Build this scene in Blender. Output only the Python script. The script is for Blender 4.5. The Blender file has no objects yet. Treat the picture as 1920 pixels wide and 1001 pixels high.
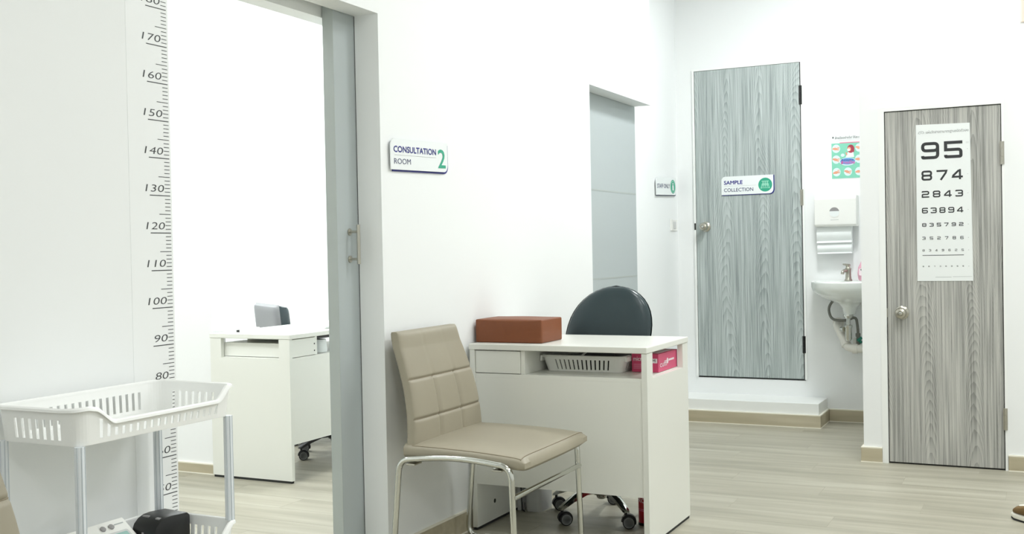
import bpy, bmesh, math, random
from math import sin, cos, pi, radians, sqrt
from mathutils import Vector, Matrix
random.seed(7)
sc = bpy.context.scene
COL = sc.collection

# ------------------------------------------------------------------ camera
CAM_H = 1.13256
yaw, pitch, roll = 0.456425858, -0.0144349298, 0.0195616224
fwd = Vector((-sin(yaw), cos(yaw), 0)); right = Vector((cos(yaw), sin(yaw), 0)); down = Vector((0, 0, -1))
f2 = fwd * cos(pitch) - down * sin(pitch); d2 = down * cos(pitch) + fwd * sin(pitch)
r3 = right * cos(roll) + d2 * sin(roll); d3 = -right * sin(roll) + d2 * cos(roll)
cam = bpy.data.cameras.new('camera'); cam.sensor_width = 36.0; cam.lens = 2029.007 / 1920 * 36.0
cam.clip_start = 0.05; cam.clip_end = 60
camo = bpy.data.objects.new('camera', cam); COL.objects.link(camo)
m = Matrix.Identity(4)
for i in range(3):
    m[i][0] = r3[i]; m[i][1] = -d3[i]; m[i][2] = -f2[i]
m[2][3] = CAM_H
camo.matrix_world = m
sc.camera = camo

# ------------------------------------------------------------------ world, exposure, lights
sc.view_settings.view_transform = 'Standard'; sc.view_settings.look = 'None'
sc.view_settings.gamma = 1.0; sc.view_settings.use_curve_mapping = False
sc.view_settings.exposure = 0.0
w = bpy.data.worlds.new('world'); sc.world = w; w.use_nodes = True
w.node_tree.nodes['Background'].inputs[0].default_value = (0.9, 1.0, 0.97, 1)
w.node_tree.nodes['Background'].inputs[1].default_value = 0.3
sc.cycles.max_bounces = 10; sc.cycles.diffuse_bounces = 6
CEIL = 3.05
LIGHT_COL = (0.965, 0.995, 1.0)
ROOM_LIGHTS = [(-0.95, 5.85, 42, .40), (-0.6, 3.9, 17, .6), (0.6, 2.4, 27, .6), (-0.3, 0.9, 3, .6), (0.7, 4.5, 24, .6),
               (1.4, -0.6, 33, .6), (-0.6, -1.5, 3, .6)]  # unseen fill panels added behind the camera to brighten the fronts
CONS_LIGHTS = [(-3.4, 2.9, 30, .6), (-4.4, 4.9, 46, .6), (-3.1, 5.3, 24, .6), (-4.8, 2.6, 38, .6)]
for (x, y, p, s) in ROOM_LIGHTS + CONS_LIGHTS:
    l = bpy.data.lights.new('ceiling_lamp', 'AREA'); l.shape = 'SQUARE'; l.size = s; l.energy = p * .96; l.color = LIGHT_COL
    o = bpy.data.objects.new('ceiling_lamp', l); COL.objects.link(o); o.location = (x, y, CEIL - .045)

# ------------------------------------------------------------------ materials
def nodes(name):
    mt = bpy.data.materials.new(name); mt.use_nodes = True
    return mt, mt.node_tree, mt.node_tree.nodes['Principled BSDF']
def lin(c):
    return tuple(((v / 255) / 12.92 if v / 255 <= .04045 else ((v / 255 + .055) / 1.055) ** 2.4) for v in c)
def plain(name, rgb, rough=.5, metal=0, bump=0, bscale=200, spec=.5, trans=0, var=0.0, coat=0):
    mt, t, b = nodes(name)
    c = lin(rgb)
    b.inputs['Base Color'].default_value = (*c, 1); b.inputs['Roughness'].default_value = rough
    b.inputs['Metallic'].default_value = metal; b.inputs['Specular IOR Level'].default_value = spec
    b.inputs['Transmission Weight'].default_value = trans; b.inputs['Coat Weight'].default_value = coat
    tc = t.nodes.new('ShaderNodeTexCoord')
    n = t.nodes.new('ShaderNodeTexNoise'); n.inputs['Scale'].default_value = bscale; n.inputs['Detail'].default_value = 3
    t.links.new(tc.outputs['Object'], n.inputs['Vector'])
    if bump:
        bp = t.nodes.new('ShaderNodeBump'); bp.inputs['Strength'].default_value = bump; bp.inputs['Distance'].default_value = .002
        t.links.new(n.outputs['Fac'], bp.inputs['Height']); t.links.new(bp.outputs['Normal'], b.inputs['Normal'])
    if var:
        mx = t.nodes.new('ShaderNodeMix'); mx.data_type = 'RGBA'
        mx.inputs[6].default_value = (*[v * (1 - var) for v in c], 1); mx.inputs[7].default_value = (*[min(1, v * (1 + var)) for v in c], 1)
        n2 = t.nodes.new('ShaderNodeTexNoise'); n2.inputs['Scale'].default_value = 6; n2.inputs['Detail'].default_value = 4
        t.links.new(tc.outputs['Object'], n2.inputs['Vector'])
        t.links.new(n2.outputs['Fac'], mx.inputs[0]); t.links.new(mx.outputs[2], b.inputs['Base Color'])
    return mt
def laminate(name, dark, mid, light, seed):
    """wood grain of a door skin: nested cathedral arches (z + s f^2 contours in columns), fine streaks and broad bands"""
    mt, t, b = nodes(name); N = t.nodes.new; L = t.links.new
    tc = N('ShaderNodeTexCoord')
    def noise(scale, detail):
        mp = N('ShaderNodeMapping'); mp.inputs['Location'].default_value = (seed, seed * .37, seed * 1.3); mp.inputs['Scale'].default_value = scale
        L(tc.outputs['Object'], mp.inputs['Vector'])
        n = N('ShaderNodeTexNoise'); n.inputs['Scale'].default_value = 1; n.inputs['Detail'].default_value = detail; L(mp.outputs[0], n.inputs['Vector'])
        return n.outputs['Fac']
    def ma(op, a, b_, c=None):
        n = N('ShaderNodeMath'); n.operation = op
        for k, v in enumerate((a, b_, c)):
            if v is None: continue
            if isinstance(v, (int, float)): n.inputs[k].default_value = v
            else: L(v, n.inputs[k])
        return n.outputs[0]
    sx = N('ShaderNodeSeparateXYZ'); L(tc.outputs['Object'], sx.inputs[0])
    wob = noise((3.0, 3.0, .9), 2)
    xx = ma('MULTIPLY_ADD', sx.outputs['X'], 1 / .235, ma('MULTIPLY_ADD', wob, .9, seed))
    f = ma('SUBTRACT', ma('FRACT', xx, None), .5)
    f2 = ma('MULTIPLY', f, f)
    big = noise((1.9, 1.9, .55), 1)
    z = ma('MULTIPLY_ADD', big, 1.5, sx.outputs['Z'])
    F = ma('MULTIPLY', ma('MULTIPLY_ADD', f2, 5.2, z), 1 / .075)
    jit = ma('MULTIPLY_ADD', noise((60, 60, 2.0), 2), .7, F)
    saw = ma('POWER', ma('FRACT', jit, None), 1.8)
    fine = noise((170, 170, 2.6), 3); band = noise((16, 16, .35), 2)
    v = ma('MULTIPLY_ADD', saw, -.15, ma('MULTIPLY', fine, .85))
    v = ma('MULTIPLY_ADD', band, .34, v)
    r = N('ShaderNodeValToRGB'); e = r.color_ramp.elements
    e[0].position = .38; e[0].color = (*lin(dark), 1); e[1].position = .74; e[1].color = (*lin(light), 1)
    k = r.color_ramp.elements.new(.545); k.color = (*lin(mid), 1)
    L(v, r.inputs[0]); L(r.outputs[0], b.inputs['Base Color'])
    b.inputs['Roughness'].default_value = .5
    return mt
def plank_mat(name, a_, b_, c_):
    """wood-look floor: grain along world x, each plank its own shade"""
    mt, t, b = nodes(name); N = t.nodes.new; L = t.links.new
    ge = N('ShaderNodeNewGeometry'); oi = N('ShaderNodeObjectInfo')
    ad = N('ShaderNodeVectorMath'); ad.operation = 'MULTIPLY_ADD'
    L(oi.outputs['Random'], ad.inputs[0]); ad.inputs[1].default_value = (11, 7, 3); L(ge.outputs['Position'], ad.inputs[2])
    mp = N('ShaderNodeMapping'); mp.inputs['Scale'].default_value = (1.1, 13, 13); L(ad.outputs[0], mp.inputs['Vector'])
    n = N('ShaderNodeTexNoise'); n.inputs['Scale'].default_value = 1; n.inputs['Detail'].default_value = 4; n.inputs['Roughness'].default_value = .55
    L(mp.outputs[0], n.inputs['Vector'])
    ma = N('ShaderNodeMath'); ma.operation = 'MULTIPLY_ADD'; ma.inputs[1].default_value = .10; L(oi.outputs['Random'], ma.inputs[0]); L(n.outputs['Fac'], ma.inputs[2])
    r = N('ShaderNodeValToRGB'); e = r.color_ramp.elements
    e[0].position = .34; e[0].color = (*lin(a_), 1); e[1].position = .78; e[1].color = (*lin(c_), 1)
    k = r.color_ramp.elements.new(.56); k.color = (*lin(b_), 1)
    L(ma.outputs[0], r.inputs[0]); L(r.outputs[0], b.inputs['Base Color'])
    b.inputs['Roughness'].default_value = .42
    return mt

M = {}
M['wall'] = plain('wall_paint', (238, 240, 240), .62, bump=.04, bscale=320)
M['ceiling'] = plain('ceiling_paint', (240, 240, 238), .8, bump=.03)
M['white_gloss'] = plain('white_laminate', (228, 229, 222), .32, bump=.01)
M['door_frame'] = plain('frame_paint', (240, 242, 240), .4, bump=.02)
M['floor'] = plank_mat('floor_wood', (149, 145, 129), (166, 162, 146), (179, 176, 161))
M['base_tile'] = plank_mat('baseboard_wood', (168, 159, 134), (186, 177, 152), (202, 194, 172))
M['grout'] = plain('grout', (238, 234, 220), .8, bump=.1)
M['joint'] = plain('floor_joint', (164, 159, 141), .8, bump=.1)
M['laminate_a'] = laminate('door_laminate_cool', (134, 143, 142), (170, 179, 177), (194, 203, 201), 3.1)
M['laminate_b'] = laminate('door_laminate_warm', (130, 131, 127), (168, 168, 163), (194, 194, 188), 9.4)
M['grey_door'] = plain('grey_sliding_door', (177, 185, 186), .42, bump=.02)
M['grey_edge'] = plain('grey_door_edge', (172, 179, 176), .5, bump=.02)
M['black'] = plain('black_plastic', (14, 15, 16), .38, bump=.03)
M['gap'] = plain('dark_gap', (40, 42, 40), .8, bump=.02)
M['rubber'] = plain('black_rubber', (12, 12, 13), .6, bump=.05)
M['chrome'] = plain('chrome', (205, 206, 200), .12, metal=1, bump=.004)
M['satin'] = plain('satin_steel', (186, 183, 172), .28, metal=1, bump=.01)
M['beige'] = plain('beige_leatherette', (154, 147, 129), .5, bump=.12, bscale=420, var=.05)
M['seam'] = plain('seam_thread', (138, 128, 108), .8, bump=.1)
M['brown'] = plain('brown_leatherette', (122, 67, 34), .5, bump=.1, bscale=500, var=.05)
M['teal'] = plain('dark_teal_leatherette', (46, 60, 64), .27, bump=.06, bscale=380, var=.05)
M['grey_shell'] = plain('grey_shell', (140, 141, 143), .5, bump=.03)
M['plastic'] = plain('white_plastic', (238, 238, 234), .38, bump=.01)
M['trolley'] = plain('trolley_plastic', (243, 244, 242), .35, bump=.01)
M['pole'] = plain('pole_plastic', (226, 231, 235), .3, bump=.01)
M['pole_groove'] = plain('pole_groove', (196, 203, 209), .4, bump=.01)
M['pink'] = plain('pink_card', (206, 62, 106), .5, bump=.02)
M['pink_side'] = plain('pink_card_side', (212, 84, 122), .5, bump=.02)
M['ink_white'] = plain('white_ink', (242, 226, 232), .6, bump=.01)
M['ink_black'] = plain('black_ink', (44, 46, 48), .6, bump=.01)
M['ink_ruler'] = plain('ruler_ink', (66, 68, 70), .6, bump=.01)
M['ink_grey'] = plain('grey_ink', (92, 96, 96), .6, bump=.01)
M['ink_pale'] = plain('pale_grey_ink', (176, 180, 180), .6, bump=.01)
M['ink_blue'] = plain('blue_ink', (38, 40, 128), .5, bump=.01)
M['ink_slate'] = plain('slate_ink', (62, 66, 104), .5, bump=.01)
M['ink_green'] = plain('green_ink', (46, 160, 128), .5, bump=.01)
M['ink_mint'] = plain('mint_ink', (150, 214, 190), .5, bump=.01)
M['sign'] = plain('sign_acrylic', (236, 240, 240), .2, bump=.005)
M['film'] = plain('ruler_film', (240, 242, 242), .4, bump=.01)
M['paper'] = plain('paper', (232, 236, 235), .7, bump=.03)
M['ceramic'] = plain('ceramic', (236, 240, 236), .12, bump=.004, coat=.5)
M['pvc'] = plain('white_pvc', (226, 224, 216), .35, bump=.01)
M['hose'] = plain('braided_hose', (122, 122, 116), .4, metal=.7, bump=.6, bscale=900)
M['valve'] = plain('green_valve', (24, 120, 100), .4, bump=.02)
M['soap'] = plain('pink_soap', (232, 172, 192), .25, bump=.01, coat=.4)
M['red'] = plain('red_can', (176, 20, 36), .35, bump=.01)
M['lcd'] = plain('lcd_screen', (158, 196, 190), .15, bump=.01)
M['grey_btn'] = plain('grey_button', (150, 148, 148), .5, bump=.01)
M['wheel_ring'] = plain('grey_wheel_ring', (130, 132, 132), .5, bump=.02)
M['bin'] = plain('grey_white_plastic', (206, 207, 206), .45, bump=.02)
M['shoe'] = plain('brown_suede', (112, 88, 50), .8, bump=.3, bscale=300)
M['shoe_sole'] = plain('cream_sole', (226, 224, 212), .6, bump=.05)
M['peach'] = plain('peach_trim', (238, 224, 210), .6, bump=.02)
M['p_green'] = plain('poster_green', (128, 204, 178), .6, bump=.01)
M['p_pink'] = plain('poster_pink', (222, 130, 158), .6, bump=.01)
M['p_skin'] = plain('poster_skin', (226, 158, 128), .6, bump=.01)
M['p_hair'] = plain('poster_hair', (160, 52, 72), .6, bump=.01)
M['p_circle'] = plain('poster_circle', (216, 240, 238), .6, bump=.01)
M['p_blue'] = plain('poster_blue', (104, 158, 214), .6, bump=.01)
M['p_mag'] = plain('poster_magenta', (204, 88, 158), .6, bump=.01)
def emis(name, rgb, s):
    mt, t, b = nodes(name); b.inputs['Base Color'].default_value = (.9, .9, .9, 1)
    b.inputs['Emission Color'].default_value = (*rgb, 1); b.inputs['Emission Strength'].default_value = s
    return mt
M['diffuser'] = emis('lamp_diffuser', (1, 1, .98), 4)

# ------------------------------------------------------------------ builders
ORG = {}
def thing(name, label, cat, loc, rz=0, group=None):
    o = bpy.data.objects.new(name, None); COL.objects.link(o); o.empty_display_size = .05
    o.location = loc; o.rotation_euler = (0, 0, rz)
    o['label'] = label; o['category'] = cat
    if group: o['group'] = group
    ORG[o.name] = Vector(loc) if rz == 0 else None
    return o
def obj(name, bm, mat, parent=None, label=None, cat=None, kind=None, group=None, smooth=False, local=False, recalc=True):
    """link a bmesh as ONE object; under a thing without turn the coordinates are world ones (moved to the thing's base)"""
    if recalc: bmesh.ops.recalc_face_normals(bm, faces=bm.faces[:])
    me = bpy.data.meshes.new(name)
    if parent is not None and not local:
        og = ORG.get(parent.name)
        if og is not None: bmesh.ops.translate(bm, verts=bm.verts[:], vec=-og)
    if smooth:
        for f in bm.faces: f.smooth = True
    bm.to_mesh(me); bm.free()
    me.materials.append(mat)
    o = bpy.data.objects.new(name, me); COL.objects.link(o)
    if parent is not None:
        o.parent = parent
        ORG[o.name] = ORG.get(parent.name)
    if label: o['label'] = label
    if cat: o['category'] = cat
    if kind: o['kind'] = kind
    if group: o['group'] = group
    if smooth:
        try: me.set_sharp_from_angle(angle=radians(38))
        except Exception: pass
    return o
def tree_copy(o, parent=None):
    c = o.copy(); COL.objects.link(c)
    if parent is not None: c.parent = parent
    for ch in list(o.children): tree_copy(ch, c)
    return c
def nb(): return bmesh.new()
def box(bm, x0, x1, y0, y1, z0, z1, bev=0, seg=2, mat=None):
    t = bmesh.new()
    bmesh.ops.create_cube(t, size=1)
    for v in t.verts:
        v.co = Vector(((x0 + x1) / 2 + v.co.x * (x1 - x0), (y0 + y1) / 2 + v.co.y * (y1 - y0), (z0 + z1) / 2 + v.co.z * (z1 - z0)))
    if bev:
        bmesh.ops.bevel(t, geom=t.edges[:], offset=bev, segments=seg, profile=.5, affect='EDGES')
    if mat is not None: bmesh.ops.transform(t, matrix=mat, verts=t.verts[:])
    join(bm, t); return bm
def join(bm, t):
    mp = {}
    for v in t.verts: mp[v] = bm.verts.new(v.co)
    for f in t.faces:
        try: bm.faces.new([mp[v] for v in f.verts])
        except ValueError: pass
    t.free()
def B(*a, **k): return box(nb(), *a, **k)
def frame_of(d):
    d = d.normalized(); up = Vector((0, 0, 1)) if abs(d.z) < .95 else Vector((1, 0, 0))
    a = d.cross(up).normalized(); return a, d.cross(a).normalized()
def tube(bm, pts, r, seg=12, closed=False, caps=True):
    pts = [Vector(p) for p in pts]; n = len(pts); rad = r if isinstance(r, (list, tuple)) else [r] * n
    rings = []; prev = None
    for i, p in enumerate(pts):
        if closed: d = (pts[(i + 1) % n] - p).normalized() + (p - pts[i - 1]).normalized()
        elif i == 0: d = pts[1] - p
        elif i == n - 1: d = p - pts[i - 1]
        else: d = (pts[i + 1] - p).normalized() + (p - pts[i - 1]).normalized()
        d.normalize()
        if prev is None: a, b = frame_of(d)
        else:
            a = (prev - d * prev.dot(d)).normalized(); b = d.cross(a)
        prev = a
        rings.append([bm.verts.new(p + (a * cos(2 * pi * k / seg) + b * sin(2 * pi * k / seg)) * rad[i]) for k in range(seg)])
    m = n if closed else n - 1
    for i in range(m):
        A, C = rings[i], rings[(i + 1) % n]
        off = 0
        if closed and i == n - 1:
            off = min(range(seg), key=lambda s: (A[0].co - C[s].co).length)
        for k in range(seg):
            bm.faces.new((A[k], A[(k + 1) % seg], C[(k + 1 + off) % seg], C[(k + off) % seg]))
    if caps and not closed:
        bm.faces.new(rings[0][::-1]); bm.faces.new(rings[-1])
    return bm
def fillet(pts, r, n=6, closed=False):
    """round the corners of a polyline"""
    pts = [Vector(p) for p in pts]; out = []; N = len(pts)
    rng = range(N)
    for i in rng:
        p = pts[i]
        if not closed and i in (0, N - 1): out.append(p); continue
        a = pts[i - 1]; c = pts[(i + 1) % N]
        u = (a - p); v = (c - p); rr = min(r, u.length * .48, v.length * .48)
        p0 = p + u.normalized() * rr; p1 = p + v.normalized() * rr
        for k in range(n + 1):
            t = k / n; out.append(p0 * (1 - t) ** 2 + p * 2 * t * (1 - t) + p1 * t * t)
    return out
def lathe(bm, prof, c, axis=(0, 0, 1), seg=24):
    """prof: (radius, height along axis) pairs"""
    ax = Vector(axis).normalized(); a, b = frame_of(ax); c = Vector(c); rings = []
    for (r, h) in prof:
        if r <= 1e-6: rings.append([bm.verts.new(c + ax * h)]); continue
        rings.append([bm.verts.new(c + ax * h + (a * cos(2 * pi * k / seg) + b * sin(2 * pi * k / seg)) * r) for k in range(seg)])
    for A, C in zip(rings, rings[1:]):
        for k in range(seg):
            if len(A) == 1 and len(C) == 1: continue
            if len(A) == 1: bm.faces.new((A[0], C[k], C[(k + 1) % seg]))
            elif len(C) == 1: bm.faces.new((A[k], A[(k + 1) % seg], C[0]))
            else: bm.faces.new((A[k], A[(k + 1) % seg], C[(k + 1) % seg], C[k]))
    if len(rings[0]) > 1: bm.faces.new(rings[0][::-1])
    if len(rings[-1]) > 1: bm.faces.new(rings[-1])
    return bm
class Plane:
    """a drawing plane: O + U u + V v, N outwards"""
    def __init__(s, O, U, V): s.O = Vector(O); s.U = Vector(U).normalized(); s.V = Vector(V).normalized(); s.N = s.U.cross(s.V).normalized()
    def p(s, u, v, n=0): return s.O + s.U * u + s.V * v + s.N * n
def prism(bm, pl, pts, n0, n1):
    lo = [bm.verts.new(pl.p(u, v, n0)) for u, v in pts]; hi = [bm.verts.new(pl.p(u, v, n1)) for u, v in pts]
    k = len(pts)
    bm.faces.new(hi); bm.faces.new(lo[::-1])
    for i in range(k): bm.faces.new((lo[i], lo[(i + 1) % k], hi[(i + 1) % k], hi[i]))
    return bm
def rrect(u0, v0, u1, v1, r, corners=(1, 1, 1, 1), n=6):
    """corners: bottom-left, bottom-right, top-right, top-left rounded or not"""
    out = []
    for (cx, cy, a0, on, px, py) in ((u0 + r, v0 + r, pi, corners[0], u0, v0), (u1 - r, v0 + r, 1.5 * pi, corners[1], u1, v0),
                                     (u1 - r, v1 - r, 0, corners[2], u1, v1), (u0 + r, v1 - r, .5 * pi, corners[3], u0, v1)):
        if not on: out.append((px, py)); continue
        for k in range(n + 1):
            a = a0 + pi / 2 * k / n; out.append((cx + r * cos(a), cy + r * sin(a)))
    return out
def ell(cu, cv, ru, rv, n=24, a0=0, a1=2 * pi):
    full = abs(a1 - a0 - 2 * pi) < 1e-6
    return [(cu + ru * cos(a0 + (a1 - a0) * k / (n if full else n - 1)), cv + rv * sin(a0 + (a1 - a0) * k / (n if full else n - 1))) for k in range(n)]
def flat(bm, pl, pts, n):
    bm.faces.new([bm.verts.new(pl.p(u, v, n)) for u, v in pts]); return bm
def text(s, pl, u0, v0, u1, v1, mat, parent, n=.0006, off=0.0, shear=0.0, name='lettering', label=None, bold=0.0):
    """lettering made from Blender's own font, fitted into a rectangle of a plane"""
    cu = bpy.data.curves.new('txt', 'FONT'); cu.body = s; cu.size = 1; cu.offset = off; cu.shear = shear; cu.resolution_u = 3
    to = bpy.data.objects.new('txt', cu); COL.objects.link(to)
    dg = bpy.context.evaluated_depsgraph_get(); dg.update()
    me = bpy.data.meshes.new_from_object(to.evaluated_get(dg))
    bpy.data.objects.remove(to); bpy.data.curves.remove(cu)
    bm = nb(); bm.from_mesh(me); bpy.data.meshes.remove(me)
    if not bm.verts: bm.free(); return None
    xs = [v.co.x for v in bm.verts]; ys = [v.co.y for v in bm.verts]
    ax, bx, ay, by = min(xs), max(xs), min(ys), max(ys)
    for v in bm.verts:
        v.co = pl.p(u0 + (v.co.x - ax) / (bx - ax) * (u1 - u0), v0 + (v.co.y - ay) / (by - ay) * (v1 - v0), n)
    if bold:
        src = [(v.co.copy()) for v in bm.verts]; fs = [[v.index for v in f.verts] for f in (bm.verts.index_update() or bm.faces)]
        for k, (du, dv) in enumerate(((bold, 0), (-bold, 0), (0, bold), (0, -bold))):
            nv = [bm.verts.new(c + pl.U * du + pl.V * dv + pl.N * .00008 * (k + 1)) for c in src]
            for f in fs: bm.faces.new([nv[i] for i in f])
    return obj(name, bm, mat, parent, label=label, recalc=False)
def stroke(bm, pl, pts, wd, n, closed=False):
    """flat line of constant width in a plane with mitred corners"""
    P = [Vector((u, v, 0)) for u, v in pts]; k = len(P); L_, R_ = [], []
    for i in range(k):
        if closed: a, c = P[i - 1], P[(i + 1) % k]
        else: a, c = P[max(i - 1, 0)], P[min(i + 1, k - 1)]
        d0 = (P[i] - a); d1 = (c - P[i])
        if d0.length < 1e-9: d0 = d1
        if d1.length < 1e-9: d1 = d0
        d0.normalize(); d1.normalize(); t = (d0 + d1)
        if t.length < 1e-6: t = d0
        t.normalize(); nn = Vector((-t.y, t.x, 0)); mi = min(2.0, 1 / max(.3, nn.dot(Vector((-d0.y, d0.x, 0)))))
        L_.append(bm.verts.new(pl.p(P[i].x + nn.x * wd / 2 * mi, P[i].y + nn.y * wd / 2 * mi, n)))
        R_.append(bm.verts.new(pl.p(P[i].x - nn.x * wd / 2 * mi, P[i].y - nn.y * wd / 2 * mi, n)))
    for i in range(k if closed else k - 1):
        j = (i + 1) % k; bm.faces.new((R_[i], R_[j], L_[j], L_[i]))
    return bm
def grid_pad(bm, nu, nv, front, back):
    """closed cushion: two grids over the same outline, stitched at the rim"""
    F = [[bm.verts.new(front(i / nu, j / nv)) for j in range(nv + 1)] for i in range(nu + 1)]
    K = [[bm.verts.new(back(i / nu, j / nv)) for j in range(nv + 1)] for i in range(nu + 1)]
    for i in range(nu):
        for j in range(nv):
            bm.faces.new((F[i][j], F[i + 1][j], F[i + 1][j + 1], F[i][j + 1]))
            bm.faces.new((K[i][j], K[i][j + 1], K[i + 1][j + 1], K[i + 1][j]))
    for i in range(nu):
        bm.faces.new((F[i][0], K[i][0], K[i + 1][0], F[i + 1][0])); bm.faces.new((F[i][nv], F[i + 1][nv], K[i + 1][nv], K[i][nv]))
    for j in range(nv):
        bm.faces.new((F[0][j], F[0][j + 1], K[0][j + 1], K[0][j])); bm.faces.new((F[nu][j], K[nu][j], K[nu][j + 1], F[nu][j + 1]))
    return bm
def struct(name, bm, mat, parent=None, **k): return obj(name, bm, mat, parent, kind=None if parent else 'structure', **k)

AX = -2.117           # the long wall on the left
SB = -2.235           # its set-back stretch beyond the staff door
XR = 2.6              # wall on the right, out of the picture

# ------------------------------------------------------------------ room shell
fl = struct('floor', B(-6.2, XR + .1, -2.7, 7.4, -.12, -.0006), M['joint'])
PW, PL_ = .185, 1.22
pm = nb(); box(pm, 0, PL_ - .001, 0, PW - .001, -.006, 0); me_pl = bpy.data.meshes.new('plank'); pm.to_mesh(me_pl); pm.free(); me_pl.materials.append(M['floor'])
def planks(x0, x1, y0, y1):
    r = int(round(y0 / PW)); 
    while r * PW < y1:
        x = x0 - ((r * .37) % 1) * PL_
        while x < x1:
            o = bpy.data.objects.new('plank', me_pl); COL.objects.link(o); o.parent = fl; o.location = (x, r * PW, 0); x += PL_
        r += 1
planks(-4.6, .5, 3.15, 7.0)
struct('floor_far', B(-6.2, XR, 7.0, 7.3, -.008, -.0004), M['floor']); bpy.data.objects['floor_far'].parent = fl; bpy.data.objects['floor_far'].name = 'plank_strip'; del bpy.data.objects['plank_strip']['kind']
o = obj('plank_field', B(-6.2, XR, -2.6, 3.145, -.008, -.0003), M['floor'], fl); 
o = obj('plank_field', B(-6.2, -4.6, 3.145, 7.0, -.008, -.0003), M['floor'], fl)
o = obj('plank_field', B(1.1, XR, 3.145, 7.0, -.008, -.0003), M['floor'], fl)
struct('ceiling', B(-6.2, XR + .1, -2.7, 7.4, CEIL, CEIL + .1), M['ceiling'])
wl = nb()
box(wl, AX - .1, AX, -2.6, 2.229, 0, CEIL); box(wl, AX - .1, AX, 2.229, 3.266, 1.989, CEIL); box(wl, AX - .1, AX, 3.266, 5.268, 0, CEIL)
box(wl, AX - .106, AX, 5.268, 6.253, 1.997, CEIL)
struct('wall_left', wl, M['wall'])
wr = nb(); box(wr, SB - .1, SB, 6.285, 7.23, 0, CEIL); box(wr, SB - .1, SB, 5.1, 6.285, 2.01, CEIL); box(wr, SB - .1, SB - .06, 6.05, 6.285, 0, 2.01)
struct('wall_left_recess', wr, M['wall'])
wc = nb(); Y7 = 7.13
box(wc, SB - .1, -2.108, Y7, Y7 + .1, 0, CEIL); box(wc, -2.108, -1.392, Y7, Y7 + .1, 0, .256); box(wc, -2.108, -1.392, Y7, Y7 + .1, 2.327, CEIL)
box(wc, -1.392, -.85, Y7, Y7 + .1, 0, CEIL)
struct('wall_far', wc, M['wall'])
YR = 5.86; RX0, RX1, RZ = -.728, -.178, 1.813
wp = nb()
box(wp, -.851, RX0 - .03, YR, YR + .15, 0, CEIL); box(wp, RX0 - .03, RX1 + .012, YR, YR + .15, RZ + .02, CEIL); box(wp, RX1 + .012, XR + .1, YR, YR + .15, 0, CEIL)
box(wp, -.851, -.75, YR + .15, Y7 + .1, 0, CEIL)
struct('wall_pier', wp, M['wall'])
struct('wall_right', B(XR, XR + .1, -2.6, YR, 0, CEIL), M['wall'])
struct('wall_back', B(-6.2, XR + .1, -2.7, -2.6, 0, CEIL), M['wall'])
# consultation room behind the opening
struct('wall_consultation_far', B(-6.2, SB - .1, 5.95, 6.05, 0, CEIL), M['wall'])
struct('wall_consultation_left', B(-6.2, -6.1, -2.6, 6.6, 0, CEIL), M['wall'])
struct('wall_consultation_near', B(-6.1, AX - .1, .6, .7, 0, CEIL), M['wall'])
struct('wall_consultation_pier', B(-6.1, -3.885, 4.36, 4.46, 0, CEIL), M['wall'])
struct('wall_staff', B(-2.8, -2.7, 5.0, 5.95, 0, CEIL), M['wall'])
struct('trim_1', B(AX - .226, AX - .150, .8, 4.6, 1.966, 2.24), M['door_frame'])      # box over the sliding door's rail
# raised step in front of the sample room door
struct('trim_2', B(SB, -1.257, 6.83, Y7, 0, .152, bev=.004), M['door_frame'])
# baseboards of wood-look tile with a pale grout line at the floor
def baseboard(name, x0, x1, y0, y1, h, gx=None):
    b = struct(name, B(x0, x1, y0, y1, .004, h, bev=.0015), M['base_tile'])
    g = nb(); e = .0015
    box(g, x0 - e, x1 + e, y0 - e, y1 + e, 0, .005)
    obj('grout_line', g, M['grout'], b)
    obj('cap_line', B(x0, x1 , y0 , y1, h, h + .006), M['grout'], b)
baseboard('baseboard_left', AX, AX + .011, 3.266, 5.268, .083)
baseboard('baseboard_recess', SB, SB + .011, 6.3, 6.819, .083)
baseboard('baseboard_step', SB + .011, -1.246, 6.818, 6.83, .076)
baseboard('baseboard_step_end', -1.257, -1.245, 6.831, Y7, .076)
baseboard('baseboard_far', -1.244, -.851, Y7 - .011, Y7, .076)
baseboard('baseboard_pier', -.864, RX0 - .031, YR - .012, YR, .074)
baseboard('baseboard_pier_side', -.863, -.851, YR + .001, Y7 - .013, .074)
baseboard('baseboard_right', RX1 + .014, XR, YR - .012, YR, .074)
baseboard('baseboard_consultation', -6.1, -3.886, 4.349, 4.36, .05)
baseboard('baseboard_ruler', AX, AX + .011, -2.5, 2.229, .083)
struct('trim_3', B(-.084, -.066, YR - .012, YR - .001, 2.2, CEIL, bev=.003), M['peach'])   # pale strip at the right edge
# ceiling luminaires
LIGHT_AT = ['in front of the staff door', 'over the front desk', 'over the middle of the waiting area', 'beside the height ruler wall', 'on the right before the eye chart door',
            'added as fill behind the camera on the right', 'added as fill behind the camera on the left', 'inside the consulting room near its doorway', 'over the grey backed chair of the consulting room',
            'over the far end of the consulting desk', 'at the near left of the consulting room']
for i, (x, y, p, s) in enumerate(ROOM_LIGHTS + CONS_LIGHTS):
    t = thing('ceiling_light', 'square white ceiling light panel ' + LIGHT_AT[i], 'light', (x, y, CEIL), 0, 'ceiling light panels')
    h = s / 2 + .03; fr = nb()
    for a in ((-h, h, -h, -h + .03), (-h, h, h - .03, h), (-h, -h + .03, -h + .03, h - .03), (h - .03, h, -h + .03, h - .03)):
        box(fr, x + a[0], x + a[1], y + a[2], y + a[3], CEIL - .04, CEIL)
    obj('frame', fr, M['door_frame'], t)
    obj('diffuser', B(x - h + .03, x + h - .03, y - h + .03, y + h - .03, CEIL - .03, CEIL - .012), M['diffuser'], t)

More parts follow.
